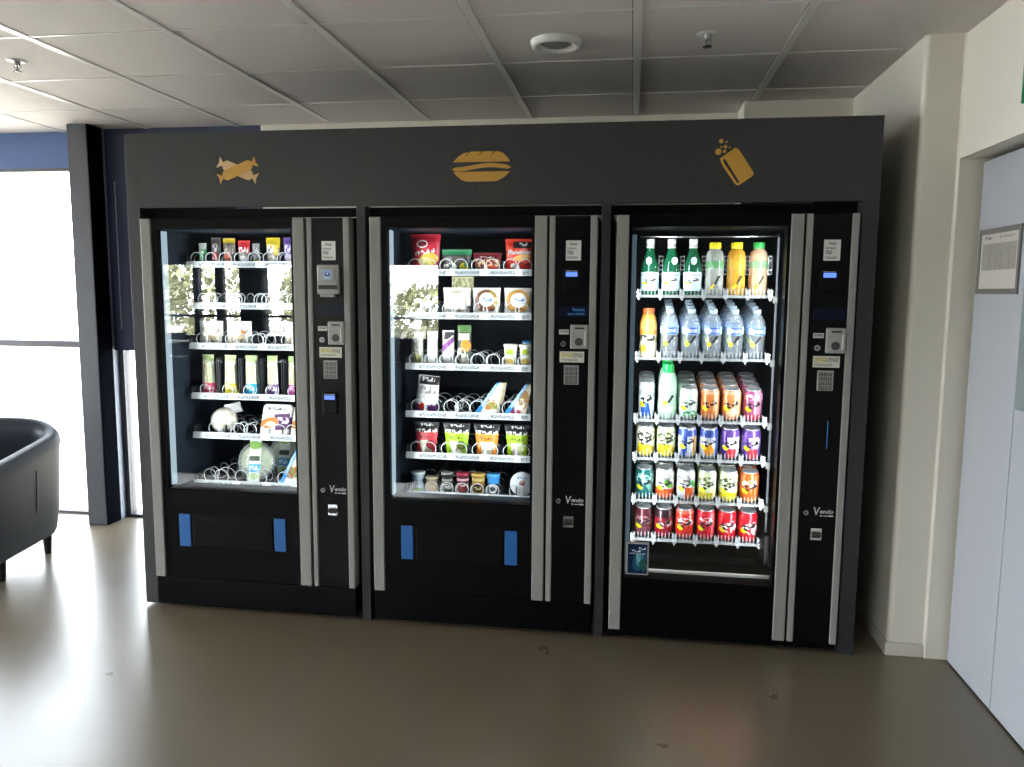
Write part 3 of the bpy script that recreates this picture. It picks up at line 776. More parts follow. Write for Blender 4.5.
# -- fifth shelf
zz = Z1[4] - .012
w_ = thing('wrapped_roll', 'round roll in clear film, first on the fifth shelf', 'sandwich', place(X1, .215, zz, YS + .03))
k = MB().lathe([(.01, -.05), (.045, -.042), (.062, -.015), (.062, .015), (.045, .042), (.01, .05)], seg=24); k.xf(Matrix.Translation((0, .05, .062)) @ Matrix.Rotation(PI / 2, 4, 'X') @ Matrix.Rotation(.3, 4, 'Y'))
k.build('bread', L('cfc6b4', [('t', .5, .5, 1, 1, 0, 'e8e4da', 8.)], rough=.3), w_)
k = bag_mesh(.09, .05, .012, nx=8, nz=8, rnd=4); k.xf(Matrix.Translation((.052, .05, .098)) @ Matrix.Rotation(-.25, 4, 'Y'))
k.build('film_tail', glass('film', (.9, .9, .9, 1), 1.5, .08, .35, (.75, .75, .72, 1)), w_)
def dessert(x, lab, rnd):
    t = MB(); t.prism([(-.075, 0), (.065, 0), (.086, .14), (.075, .155), (-.045, .155), (-.058, .145)], 0, .022)
    o = t.build('cake_pack', L('d8d4cf', [('r', .72, .46, .5, .5, 6, '533058'), ('e', .3, .42, .3, .16, 15, 'b5702f'), ('e', .34, .38, .16, .08, 0, 'e2c7a0'), ('t', .5, .86, .6, .08, 0, '54505a', 12.), ('t', .74, .5, .36, .2, 0, 'd9c9d8', 12.), ('r', .45, .12, .8, .1, 0, 'efece8')]))
    o.location = place(X1, x, zz, YS + .03); o.rotation_euler = (-.16, 0, 0)
    tag(o, lab, 'snack', 'cake packs on the fifth shelf')
dessert(.497, 'white and purple cake pack on the fifth shelf of the first machine', 1)
dessert(.655, 'white and purple cake pack partly behind the door strip', 2)
# -- sixth shelf: salad bowls and a sandwich
zz = Z1[5] - .012
film = glass('bowl_plastic', (.92, .95, .93, 1), 1.45, .05, .22, (.85, .9, .85, 1))
def bowl(x, y, lab, lean):
    s = thing('salad_bowl', lab, 'salad', (X1 + x, YM + y, zz + .0), 0, 'salad bowls on the bottom shelf')
    T = Matrix.Translation((0, .03, .098)) @ Matrix.Rotation(PI / 2 - lean, 4, 'X')
    k = MB().lathe([(.05, -.055), (.07, -.05), (.092, -.005), (.097, 0), (.097, .004), (.09, .012), (.03, .02), (0, .021)], seg=32); k.xf(T); k.build('bowl', film, s)
    k = MB().lathe([(.0, -.045), (.06, -.04), (.082, -.005), (.08, .003), (.05, .008), (0, .010)], seg=24); k.xf(T)
    k.build('salad', mat('salad_mix', 'b4bb98', .6, var=.6, vscale=22.), s)
    k = MB().bbox(-.03, .03, -.105, .105, .013, .026, .004); k.xf(T)
    k2 = MB()
    k2.v, k2.f, k2.m, k2.uv, k2.sm = k.v, k.f, k.m, [[((k.v[i][0] + .03) / .06, (k.v[i][2] - .0) / .2) for i in f] for f in k.f], k.sm
    k2.build('sleeve', L('d9dcd2', [('r', .5, .35, 1, .2, 0, '4fa3d0'), ('e', .5, .9, .6, .1, 0, '7fa84a'), ('r', .5, .58, .9, .12, 0, '3b4a34'), ('t', .5, .35, .8, .1, 0, 'f0f4f4', 8.), ('e', .5, .15, .4, .08, 0, '9fbf6a')]), s)
bowl(.374, YS + .06, 'clear salad bowl with printed sleeve standing on the bottom shelf', .2)
bowl(.455, YS + .22, 'clear salad bowl standing behind the front salad bowl', .2)
def wedge(name, lab, loc, w, h, mt_front, mt_side, lean=.3, group=None, edge=None):
    """triangular sandwich pack standing on its short side, sloping window to the front"""
    s = thing(name, lab, 'sandwich', loc, 0, group)
    k = MB()
    A = [(-w * .5, 0, 0), (w * .28, 0, 0), (w * .5, .0, h), (w * .30, .0, h)]
    B = [(-w * .38, .075, 0), (w * .38, .075, 0), (w * .58, .05, h * .98), (w * .36, .05, h * .98)]
    uv = [(0, 0), (.9, 0), (1, 1), (.75, 1)] * 2
    k.add(A + B, [(0, 1, 2, 3), (5, 4, 7, 6), (1, 5, 6, 2), (4, 0, 3, 7), (3, 2, 6, 7), (4, 5, 1, 0)], 0, uv)
    k.build('pack', mt_front, s)
    e = MB(); e.add([(-w * .52, -.002, 0), (-w * .34, -.003, 0), (w * .38, -.003, h), (w * .28, -.002, h), (-w * .40, .077, 0), (-w * .36, .079, 0), (w * .38, .052, h), (w * .34, .052, h)],
                    [(0, 1, 2, 3), (5, 4, 7, 6), (4, 0, 3, 7), (1, 5, 6, 2), (3, 2, 6, 7), (4, 5, 1, 0)], 0, [(0, 0), (1, 0), (1, 1), (0, 1)] * 2)
    e.build('sleeve_edge', mt_side, s)
    return s
sand = L('d5c7a6', [('e', .55, .35, .25, .18, 10, 'a8743d'), ('e', .7, .6, .2, .1, 40, 'e0d8c4'), ('r', .5, .08, 1, .16, 0, 'e4e2dc'), ('t', .7, .3, .4, .2, 0, '8c9a50', 10.)])
bluee = L('2f86cf', [('t', .5, .6, .8, .7, 0, 'cfe4f4', 8.), ('r', .5, .05, 1, .1, 0, '2a9fb8')])
wedge('sandwich_pack', 'blue edged sandwich pack on the bottom shelf beside the salad bowl', place(X1, .58, zz, YS + .03), .13, .19, sand, bluee, group='sandwich packs')

# -- machine 2
zz = Z2[0] - .012
g2 = 'large snack bags on the top shelf of the middle machine'
bag('crisp_bag', 'tall red crisp bag with yellow crisp picture on the top shelf of the middle machine', place(X2, .178, zz), .138, .175, .06, L('c2273a', [('e', .62, .33, .34, .17, 10, 'e6c24a'), ('e', .55, .3, .2, .1, -10, 'f1dd83'), ('e', .42, .74, .2, .1, 0, 'f0e9e6'), ('e', .42, .74, .16, .07, 0, '7a1b28'), ('t', .5, .53, .7, .1, 8, 'f6eeee', 11.), ('r', .5, .06, 1, .12, 0, '8f1730')]), 31, .06, group=g2)
bag('crisp_bag', 'black and green crisp bag on the top shelf of the middle machine', place(X2, .325, zz), .14, .107, .055, L('3a3d38', [('r', .5, .86, 1, .22, 0, '3f9463'), ('e', .78, .2, .16, .22, 0, 'd9c93a'), ('t', .3, .25, .5, .3, 15, 'cfd0c4', 9.), ('e', .5, .55, .3, .16, 0, '55534a'), ('e', .85, .35, .08, .1, 0, '4f9a3c')]), 32, group=g2)
bag('biscuit_bag', 'low dark red bag of biscuits on the top shelf of the middle machine', place(X2, .467, zz), .132, .09, .055, L('6a1c28', [('t', .5, .42, .9, .5, 0, 'cfa77c', 9.), ('r', .5, .05, 1, .14, 0, 'c54236'), ('e', .7, .2, .2, .16, 0, 'd2513f'), ('t', .5, .78, .5, .1, 0, 'e8dcd0', 12.)]), 33, group=g2)
k = bag_mesh(.134, .152, .06, rnd=34)
md = L('d23a26', [('r', .6, .82, .62, .2, 0, '2a2426'), ('e', .6, .44, .3, .09, 8, 'e2ae62'), ('r', .5, .2, 1, .22, 0, 'c12f22'), ('e', .3, .2, .1, .08, 0, 'f2efe9'), ('t', .62, .84, .3, .1, 0, 'f2efe9', 12.), ('t', .7, .26, .4, .08, 0, '33201e', 14.)])
k.text('Madeleines', -.05, .082, .02, -.0012, 1, .105, .2, .02)
o = k.build('cake_bag', [md, M['whiteink']]); o.location = place(X2, .616, zz)
tag(o, 'orange red bag lettered Madeleines, last on the top shelf of the middle machine', 'snack', g2)
zz = Z2[1] - .012
def cookie(x, w, lab, ops, rnd, base='c9c6c0', y=None, h=.128):
    bag('cookie_pack', lab, place(X2, x, zz, y), w, h, .04, L(base, ops, rough=.25), rnd, group='cookie packs on the second shelf')
cookie(.327, .13, 'pale wrapped bakery pack in front of the tall carton, second shelf', [('e', .5, .5, .4, .4, 0, 'b7ac98'), ('r', .5, .5, .62, .6, 3, 'eceae2'), ('t', .5, .2, .8, .1, 0, '8f8c70', 12.), ('r', .5, .04, 1, .08, 0, 'dcdad4')], 41)
t_ = MB().bbox(-.05, .05, 0, .03, 0, .18, .003); o = t_.build('bakery_carton', L('c9c29a', [('t', .5, .75, .9, .4, 0, '8f9060', 9.), ('r', .5, .3, .8, .4, 0, 'e9e7dc')]))
o.location = place(X2, .345, zz, YS + .085); tag(o, 'tall pale carton behind the wrapped bakery pack on the second shelf', 'snack')
cookie(.466, .13, 'wrapped chocolate cookie with white and blue label on the second shelf', [('e', .5, .52, .42, .42, 0, '6f4a37'), ('e', .72, .6, .2, .3, 20, '9c8240'), ('e', .52, .58, .27, .25, 0, 'e6e8ea'), ('t', .52, .58, .4, .12, 0, '4a78b8', 10.), ('r', .5, .11, .9, .12, 0, 'ddd9d2'), ('t', .5, .28, .3, .08, 0, 'a04a3a', 12.)], 42)
cookie(.613, .132, 'wrapped golden cookie with white label, last on the second shelf', [('e', .5, .52, .44, .42, 0, 'b68a4c'), ('e', .7, .6, .2, .3, 20, 'd0a659'), ('e', .52, .56, .29, .26, 0, 'eeeeee'), ('t', .52, .58, .42, .1, 0, '5b86c0', 10.), ('r', .5, .1, .9, .13, 0, 'eae8e4'), ('t', .5, .28, .3, .08, 0, 'b0483a', 12.)], 43)
zz = Z2[2] - .012
def bottle(name, lab, cat, loc, prof, mt_b, cap=None, mt_c=None, band=None, mt_l=None, seg=20, group=None):
    s = thing(name, lab, cat, loc, 0, group)
    MB().lathe(prof, seg=seg).build('bottle_body', mt_b, s)
    if cap:
        MB().lathe(cap, seg=seg).build('cap', mt_c, s)
    if band:
        MB().lathe(band, seg=seg, capb=False, capt=False).build('label_band', mt_l, s)
    return s
def pot(x, w, h, lab, base, ops, lid, name='yogurt_drink'):
    r = w / 2
    s = thing(name, lab, 'drink', place(X2, x, zz, YS + .02 + r), 0, 'small bottles and cups on the third shelf')
    MB().lathe([(r * .8, 0), (r * .95, .008), (r, h * .4), (r * .95, h * .6), (r * .75, h * .78), (r * .5, h * .88)], seg=20).build('bottle_body', L(base, ops), s)
    MB().lathe([(r * .56, h * .87), (r * .58, h * .98), (r * .5, h)], seg=16).build('cap', mat('cap_' + name, lid, .4), s)
def tallpack(x, w, h, lab, base, ops, rnd):
    bag('wrap_pack', lab, place(X2, x, zz), w, h, .045, L(base, ops, rough=.25), rnd, -.15, cat='sandwich', group='tall packs on the third shelf')
tallpack(.137, .06, .155, 'tall white wrap pack, first on the third shelf of the middle machine', 'dcdbd2', [('e', .5, .25, .35, .2, 0, 'c6c48a'), ('t', .5, .6, .7, .2, 0, 'b4b4a8', 9.)], 51)
tallpack(.209, .054, .16, 'tall plain white pack, second on the third shelf of the middle machine', 'e2e2de', [('e', .5, .25, .35, .16, 0, 'f2f2f0'), ('t', .5, .7, .7, .1, 0, 'c4c4c0', 9.)], 52)
tallpack(.285, .06, .165, 'tall pack with purple print on the third shelf of the middle machine', 'c6c0c2', [('r', .5, .62, 1, .2, 20, '8c4f93'), ('r', .6, .85, .8, .2, 0, '4a4748'), ('t', .5, .3, .8, .3, 0, 'e6e2e4', 8.), ('r', .6, .75, .7, .05, 15, 'e8e8e8')], 53)
tallpack(.361, .068, .19, 'tall green topped pack with orange spot on the third shelf of the middle machine', '4a5646', [('r', .5, .93, 1, .2, 0, '5f8250'), ('r', .5, .72, .8, .16, 0, 'd8c2b0'), ('e', .65, .5, .34, .15, 0, 'e58a2a'), ('t', .4, .3, .8, .3, 0, 'd0ccc0', 8.), ('e', .5, .12, .3, .1, 0, 'b9b4a8')], 54)
def cup(name, lab, x, w, h, base, ops, lid=None, loc=None, group=None, rt=1.08, cat='dessert'):
    r = w / 2
    s = thing(name, lab, cat, loc or place(X2, x, zz, YS + .025 + r), 0, group)
    MB().lathe([(r * .82, 0), (r * .9, .004), (r * .98, h * .85), (r * rt, h * .9), (r * rt, h * .93)], seg=24).build('cup_body', L(base, ops), s)
    MB().lathe([(r * rt * 1.02, h * .93), (r * rt * 1.02, h * .985), (r * rt * .9, h), (0, h)], seg=24).build('lid', mat('lid_' + str(len(bpy.data.materials)), lid or 'cfcfcb', .35), s)
    return s
gc = 'white fruit cups on the third shelf'
oc = [('e', .5, .72, .1, .14, 0, 'a8c23a'), ('t', .5, .3, .3, .3, 0, 'c9b26a', 20.), ('e', .5, .3, .1, .12, 0, 'b59a4a')]
cup('fruit_cup', 'white fruit cup with green spot, first of two on third shelf', .578, .062, .106, 'e9e7dc', oc, 'e2e0d6', group=gc)
cup('fruit_cup', 'white fruit cup with green spot beside the door strip, third shelf', .650, .062, .106, 'e9e7dc', oc, 'e2e0d6', group=gc)
cup('dessert_cup', 'blue lidded cup behind the white fruit cups on the third shelf', .69, .05, .115, '8fb7d0', [('t', .5, .5, .6, .3, 0, '2b5fa0', 16.)], '2f86cf', loc=place(X2, .645, zz, YS + .16))
zz = Z2[3] - .012
o = bag_mesh(.11, .175, .06, rnd=61, taper=-.15); o = o.build('chip_bag', L('d3cfcc', [('r', .5, .12, 1, .26, 0, '74427e'), ('e', .3, .17, .17, .12, 0, 'c9402f'), ('r', .55, .88, .9, .22, 0, '2a2728'), ('t', .5, .62, .8, .2, 0, '8f8a86', 9.), ('t', .5, .3, .8, .16, 0, 'efe9ef', 9.), ('t', .5, .9, .6, .1, 0, 'd0cccc', 10.)], rough=.25))
o.location = place(X2, .176, zz); o.rotation_euler = (0, R(5), 0)
tag(o, 'white and purple bag with black top, alone beside empty coils on the fourth shelf', 'snack')
gs = 'sandwich packs'
sand2 = L('ddd2bc', [('e', .75, .5, .2, .3, 0, 'b98a52'), ('t', .6, .35, .6, .4, 0, 'efe6d2', 9.), ('e', .3, .2, .14, .1, 0, '7d4e8c'), ('e', .5, .12, .2, .08, 0, 'a13c63')])
wedge('sandwich_pack', 'blue edged sandwich pack, first of two on the fourth shelf of the middle machine', place(X2, .479, zz, YS + .03), .135, .15, sand, bluee, group=gs)
wedge('sandwich_pack', 'blue edged sandwich pack with purple print beside the door strip, fourth shelf', place(X2, .615, zz, YS + .03), .135, .148, sand2, bluee, group=gs)
zz = Z2[4] - .012
def pouch(x, w, lab, c, c2, rnd):
    k = bag_mesh(w, .148, .05, rnd=rnd, taper=.32)
    mt = L(c, [('r', .5, .86, 1.1, .3, 0, '343234'), ('t', .52, .92, .5, .07, 0, 'f2f2ee', 12.), ('t', .5, .75, .9, .1, 0, 'f2f2ee', 9.), ('r', .5, .24, .52, .42, 0, 'efe6cf'), ('e', .72, .3, .2, .16, 0, c2), ('t', .5, .56, .6, .06, 0, '55462a', 12.)])
    o = k.build('compote_pouch', mt); o.location = place(X2, x, zz); tag(o, lab, 'snack', 'fruit pouches on the fifth shelf')
pouch(.178, .108, 'red fruit pouch with black top on the fifth shelf of the middle machine', 'c8404a', '8a2a30', 71)
pouch(.324, .115, 'green fruit pouch with black top beside the red pouch, fifth shelf', '9ccb2a', '5d6a2c', 72)
pouch(.468, .11, 'orange fruit pouch with black top on the fifth shelf of the middle machine', 'dd8a32', 'f2e8d6', 73)
pouch(.611, .105, 'green fruit pouch with black top beside the door strip, fifth shelf', 'a9cf2e', 'dfe9b0', 74)
zz = Z2[5] - .012
gd = 'small cups on the bottom shelf of the middle machine'
cup('dessert_cup', 'pale blue dessert cup with green base on the bottom shelf', .136, .062, .096, 'b9cbd6', [('r', .5, .12, 1, .24, 0, '57a045'), ('t', .5, .55, .5, .3, 0, '7fa7c4', 18.)], 'dfe4e6', group=gd)
cup('dessert_cup', 'low tan dessert cup on the bottom shelf of the middle machine', .205, .058, .075, 'a58f70', [('t', .5, .5, .5, .4, 0, 'c4b090', 18.)], 'b9aa90', group=gd)
cup('dessert_cup', 'black dessert cup on the bottom shelf of the middle machine', .279, .055, .1, '2e2c2d', [('r', .5, .7, 1, .12, 0, '9a9896'), ('t', .5, .4, .4, .3, 0, 'c9c5c0', 18.)], '8d8a88', group=gd)
cup('dessert_cup', 'dark red dessert cup on the bottom shelf of the middle machine', .354, .06, .1, '5a1d2b', [('r', .5, .75, 1, .12, 0, 'c9a9ac'), ('e', .5, .35, .12, .2, 0, '8a3038'), ('t', .5, .5, .4, .16, 0, 'd8c8c8', 18.)], '9d2f3f', group=gd)
cup('dessert_cup', 'gold dessert cup on the bottom shelf of the middle machine', .429, .064, .1, '9f7d36', [('e', .5, .35, .14, .22, 0, '2e2418'), ('r', .5, .78, 1, .14, 0, 'c9b878'), ('t', .5, .35, .2, .14, 0, 'e0cf90', 18.)], 'b99b52', group=gd)
cup('dessert_cup', 'blue and black dessert cup on the bottom shelf of the middle machine', .501, .058, .1, '3a3f46', [('r', .5, .8, 1, .36, 0, '3f93d6'), ('e', .5, .35, .14, .22, 0, 'd9dcde'), ('e', .5, .35, .08, .12, 0, '4a4f55')], '4fa3e0', group=gd)
s = thing('round_tub', 'round white lidded tub standing on edge on the bottom shelf', 'dessert', place(X2, .636, zz, YS + .035), 0, gd)
T = Matrix.Translation((0, .02, .058)) @ Matrix.Rotation(PI / 2 - .12, 4, 'X') @ Matrix.Rotation(.25, 4, 'Y')
k = MB().lathe([(.035, -.06), (.05, -.005), (.055, 0)], seg=28); k.xf(T); k.build('cup_body', M['darkgrey'], s)
k = MB().lathe([(.056, -.004), (.056, .004), (.052, .008), (0, .008)], seg=28)
k.uv = [[(.5 + k.v[i][0] / .11, .5 + k.v[i][1] / .11) for i in f] for f in k.f]
k.xf(T); k.build('lid', L('dfe4ea', [('e', .5, .55, .16, .1, 30, 'b08a80'), ('e', .52, .5, .1, .07, 0, '8a3f3a'), ('t', .5, .75, .5, .1, 0, '6d8fc0', 14.)]), s)
k = MB()
# ---- machine 3: shelves with clear fronts
Z3 = [1.500, 1.229, .955, .783, .592, .414]
YD = .17
LC = [.143, .234, .326, .418, .509, .600]
TILT = R(9)
def drink_shelf(z):
    SL = Matrix.Translation((0, YD, z)) @ Matrix.Rotation(TILT, 4, 'X') @ Matrix.Translation((0, -YD, -z))
    sh = MB(); x0, x1 = .098, .655
    sh.box(x0, x1, YD + .006, .70, z - .012, z - .006)
    for i in range(7):
        x = LC[0] - .046 + i * .0915
        sh.box(x - .001, x + .001, YD + .03, .70, z - .006, z + .02)
    sh.xf(SL); s_ = sh.build('shelf', M['shelf'], m3)
    c = MB(); c.box(x0, x1 + .005, YD - .004, YD + .004, z - .014, z - .002)
    for i in range(6):
        xa = LC[i] - .038
        for k_ in range(6):
            x = xa + k_ * .0152
            c.box(x - .0022, x + .0022, YD - .003, YD + .003, z - .002, z + .028)
    for i in range(7):
        x = LC[0] - .046 + i * .0915
        c.prism([(x - .010, z + .022), (x - .010, z - .012), (x, z - .028), (x + .010, z - .012), (x + .010, z + .022)], YD - .010, YD + .004)
    c.build('front_guard', M['clear'], s_)
    for i in range(6):
        cl_ = MB(); cl_.tube([(LC[i] - .02, .6, z), (LC[i] - .02, .74, z)], .002)
    e = MB().bbox(.66, .678, YD - .006, YD + .02, z - .035, z - .005, .003).build('bracket', M['greyplastic'], s_)
def lane_guides(z):
    for i in range(1, 7):
        x = LC[0] - .046 + i * .0915; k = MB()
        for a in (-.009, .007): k.box(x + a, x + a + .002, YD + .03, YD + .034, z + .085, z + .165)
        for q in range(5): k.box(x - .009, x + .009, YD + .03, YD + .034, z + .086 + q * .019, z + .089 + q * .019)
        k.build('lane_guide', M['clear'], [c for c in m3.children if c.name.startswith('shelf')][0])
for z in Z3: drink_shelf(z)
lane_guides(Z3[0])
tr_ = MB(); tr_.box(.672, .680, YD + .02, YD + .035, .40, 1.755); tr_.build('lift_rail', M['railgrey'], m3)
MB().tube([(.10, .12, 1.742), (.672, .12, 1.742)], .004).build('top_rail', M['steel'], m3)
MB().bbox(.095, .70, .06, .075, .292, .306, .003).build('sill_rail', M['white'], m3)
MB().bbox(.655, .69, .10, .16, .34, .47, .004).build('lift_motor', M['blackmatte'], m3)
MB().box(.1, .66, .2, .5, .30, .33).build('bin_floor', M['blackmatte'], m3)
ps = MB(); ps.bbox(.068, .166, .007, .0155, .297, .442, .003)
po = ps.build('poster', M['greyplastic'], m3)
MB().box(.077, .159, .005, .0072, .305, .434).build('picture', L('132a4a', [('e', .6, .45, .42, .3, 50, '1f5068'), ('e', .62, .45, .24, .18, 50, '3f7f92'), ('e', .55, .5, .1, .2, 20, '6fa6b0'), ('t', .72, .86, .4, .08, 0, 'd0dbe0', 9.), ('t', .4, .77, .5, .08, 0, 'c9d4da', 8.), ('t', .5, .68, .9, .05, 0, 'b0bfc8', 12.), ('r', .8, .3, .3, .4, 40, '2a5a55')], rough=.2), po)

# ---- drinks
DEPTHN = ['front', 'second', 'third', 'fourth']
STK = [('e', .40, .40, .055, .085, 30, 'e0cf1e'), ('t', .50, .57, .24, .16, 33, '26262a', 15.), ('e', .45, .46, .03, .05, 30, '22222a')]
canprof = [(.022, 0), (.026, .004), (.033, .012), (.033, .098), (.030, .108), (.026, .113)]
cantop = [(.0265, .112), (.0275, .1155), (.0265, .117), (.0245, .1145), (0, .1145)]
slimprof = [(.02, 0), (.0275, .01), (.0275, .138), (.024, .148)]
slimtop = [(.0245, .147), (.0255, .151), (.0245, .152), (.0225, .150), (0, .150)]
SHN = ['top', 'second', 'third', 'fourth', 'fifth', 'bottom']
canprof = [(a * 1.24, b * 1.2) for a, b in canprof]; cantop = [(a * 1.24, b * 1.2) for a, b in cantop]
slimprof = [(a * 1.26, b * 1.09) for a, b in slimprof]; slimtop = [(a * 1.26, b * 1.09) for a, b in slimtop]
def can(lab, loc, mt, slim=False, tint=None, group=None):
    s = thing('slim_can' if slim else 'drink_can', lab, 'can', loc, 0, group)
    MB().lathe(slimprof if slim else canprof, seg=22, capt=False).build('can_body', mt, s)
    t = MB().lathe(slimtop if slim else cantop, seg=22, capb=False)
    zt = (slimtop if slim else cantop)[-1][1]
    t.bbox(-.006, .006, -.012, .006, zt + .0005, zt + .002, .0006)
    t.build('can_lid', M['lid'], s)
    return s
def file_(make, row, col, n, desc, pitch, r, yj=0.):
    """a file of n equal drinks, front one first, each named by its place"""
    src = None
    for d in range(n):
        q = .014 + r + d * pitch + yj
        loc = (X3 + LC[col], YM + YD + q * math.cos(TILT), Z3[row] - .006 + q * math.sin(TILT))
        if d == 0: lab = '%s at front of the %s file, %s drinks shelf' % (desc, ORD[col], SHN[row])
        else: lab = '%s, %s from front in %s file, %s drinks shelf' % (desc, DEPTHN[d], ORD[col], SHN[row])
        if src is None: src = make(lab, loc); src.rotation_euler = (TILT, 0, 0)
        else: dup(src, loc, lab)
def cans(row, col, n, desc, base, ops, slim=False):
    mt = L(base, ops + STK, rough=.28, metal=.35)
    gr_ = 'drink cans on the %s shelf of the drinks machine' % SHN[row]
    r = .035 if slim else .041
    file_(lambda lab, loc: can(lab, loc, mt, slim, group=gr_), row, col, n, desc, .0715 if slim else .0835, r)
# top shelf: glass and plastic bottles
gb = 'bottles on the top shelf of the drinks machine'
greenglass = glass('green_glass', (.25, .62, .40, 1), 1.5, .14, .35, (.02, .22, .10, 1))
wl_ = L('cfe0e8', [('t', .5, .85, .4, .1, 0, '7fa0b8', 14.), ('r', .5, .3, 1, .2, 0, 'b4d2e2')] + STK)
gprof = [(.029, 0), (.0385, .006), (.0385, .115), (.036, .135), (.022, .178), (.0165, .196), (.0155, .232)]
capm = mat('white_cap', 'd5d6d2', .35)
for c in range(3):
    s = bottle('glass_bottle', 'green glass water bottle with white cap, %s on the top drinks shelf' % ORD[c], 'bottle', (X3 + LC[c] - .0, YM + YD + .05, Z3[0] - .006), gprof, greenglass,
               [(.0175, .205), (.0175, .217), (.0162, .2175), (.0162, .224), (.0182, .2245), (.0182, .243), (.017, .245)], capm, [(.0392, .022), (.0392, .102)], wl_, group=gb)
    n_ = MB(); n_.lathe([(.0325, .142), (.0325, .142)], seg=4)
    nb = MB(); cxs = (-.006, .012, .002)[c]
    nb.prism([(cxs + .0125 * math.cos(i * PI / 8), .150 + .0165 * math.sin(i * PI / 8)) for i in range(16)], -.036, -.026)
    nb.build('neck_label', L('d6dde0', [('t', .5, .5, .7, .3, 0, '5a7f9a', 8.)]), s)
jprof = [(.03, 0), (.039, .008), (.039, .085), (.037, .095), (.0385, .11), (.0385, .168), (.034, .188), (.024, .199), (.0205, .205)]
jcap = [(.0235, .202), (.0245, .206), (.0245, .226), (.023, .229)]
for c, desc, tint, bodyc, capc, lab_ in ((3, 'clear lemonade bottle with yellow cap', (.92, .93, .90, 1), (.8, .82, .78, 1), 'e0d01c', '5fae6a'), (4, 'orange juice bottle with yellow cap', (.85, .55, .1, 1), (.75, .42, .05, 1), 'e0d01c', 'e8c24a'), (5, 'peach coloured juice bottle with green cap', (.93, .75, .55, 1), (.80, .55, .36, 1), '2fa04a', '7fc08a')):
    mb_ = glass('juice_%d' % c, tint, 1.45, .14, .3 if c == 3 else .6, bodyc)
    bottle('juice_bottle', desc + ', %s on the top drinks shelf' % ORD[c], 'bottle', (X3 + LC[c], YM + YD + .05, Z3[0] - .006), jprof, mb_, jcap, mat('cap_%d' % c, capc, .4), [(.0393, .118), (.0393, .15)],
           glass('band_%d' % c, (.9, .95, .9, 1), 1.4, .1, .55, lin(lab_)), group=gb)
    # printed mark on the front of the bottle
    q = MB(); q.prism([(-.022, .03), (-.008, .03), (.0, .052), (-.010, .05)], -.0405, -.0385, 0)
    q.prism([(-.004, .05), (.004, .05), (.022, .085), (.016, .088)], -.0405, -.0385, 1)
    bpy_o = q.build('printed_mark', [mat('mark_yellow', 'e0cf1e', .5), M['ink']], bpy.data.objects[[o.name for o in bpy.data.objects if o.name.startswith('juice_bottle') and o.parent is None][-1]])
# second shelf
opb = L('e8963a', [('r', .5, .28, 1, .5, 0, 'e9dcc2'), ('e', .5, .75, .25, .14, 0, 'f4b85a'), ('t', .5, .45, .4, .14, 0, '3a3026', 14.), ('e', .4, .2, .07, .1, 0, 'd9c02a')], rough=.3)
bottle('juice_bottle', 'orange and white juice bottle with orange cap, first on second drinks shelf', 'bottle', (X3 + LC[0], YM + YD + .046, Z3[1] - .006),
       [(.03, 0), (.037, .006), (.037, .06), (.034, .08), (.037, .1), (.037, .145), (.031, .175), (.024, .192)], opb, [(.0255, .188), (.026, .21), (.024, .216)], mat('orange_cap', 'd2602a', .4), group='orange drinks')
pet = glass('pet_plastic', (.90, .94, .97, 1), 1.4, .12, .12, (.86, .91, .95, 1), boost=1.6)
wprof = [(.03, 0), (.0395, .006)]
for i in range(7): wprof += [(.0395, .016 + i * .011), (.0375, .0215 + i * .011)]
wprof += [(.0395, .095), (.0395, .138), (.035, .160), (.018, .188), (.0145, .193)]
wcap = [(.0155, .192), (.0165, .194), (.0165, .208), (.0155, .210)]
wcapm = mat('clear_white_cap', 'a3b3c2', .3)
wband = [(.0402, .104), (.0402, .136)]
wlab = label('water_label', '9db8dc', [('r', .51, .5, .24, .9, 0, '1a48a8'), ('t', .52, .5, .2, .5, 0, 'dfe8f4', 26.), ('e', .4, .5, .06, .4, 0, 'e8eef4')], rough=.3)
gw = 'water bottles on the second shelf of the drinks machine'
def mk_water(lab, loc):
    s = bottle('water_bottle', lab, 'bottle', loc, wprof, pet, wcap, wcapm, wband, wlab, group=gw)
    q = MB(); q.ycyl(-.016, .062, .010, -.0412, -.033, 0, 14); q.prism([(-.008, .068), (.002, .066), (.022, .097), (.013, .100)], -.0412, -.033, 1)
    q.build('printed_mark', [mat('mark_lemon', 'd6da3a', .5), M['ink']], s)
    return s
for c in range(1, 6): file_(mk_water, 1, c, 4, 'clear water bottle with blue label', .081, .040)
# third shelf
cans(2, 0, 3, 'slim white and blue energy can', 'd9dde2', [('r', .47, .26, .2, .4, 8, '2b55a8'), ('t', .5, .75, .4, .2, 0, '9aa4b0', 18.)], True)
gbt = glass('pale_green_plastic', (.75, .90, .80, 1), 1.4, .14, .45, (.62, .78, .66, 1))
glb = glass('soda_band', (.9, .96, .9, 1), 1.4, .1, .5, (.7, .82, .72, 1))
def mk_soda(lab, loc):
    s = bottle('soda_bottle', lab, 'bottle', loc, [(.032, 0), (.0415, .006), (.0415, .06), (.039, .09), (.041, .12), (.039, .16), (.030, .198), (.021, .21)], gbt,
               [(.0225, .206), (.0245, .208), (.0245, .234), (.0215, .244)], mat('green_cap', '17a04a', .4), [(.0421, .035), (.0421, .058)], glb, group='green capped soda bottles')
    q = MB(); q.ycyl(-.012, .075, .011, -.0435, -.034, 0, 14); q.prism([(-.002, .078), (.008, .076), (.026, .108), (.017, .112)], -.0435, -.034, 1)
    q.build('printed_mark', [mat('mark_lemon2', 'd6da3a', .5), M['ink']], s)
    return s
file_(mk_soda, 2, 1, 2, 'pale green soda bottle with green cap', .085, .043)
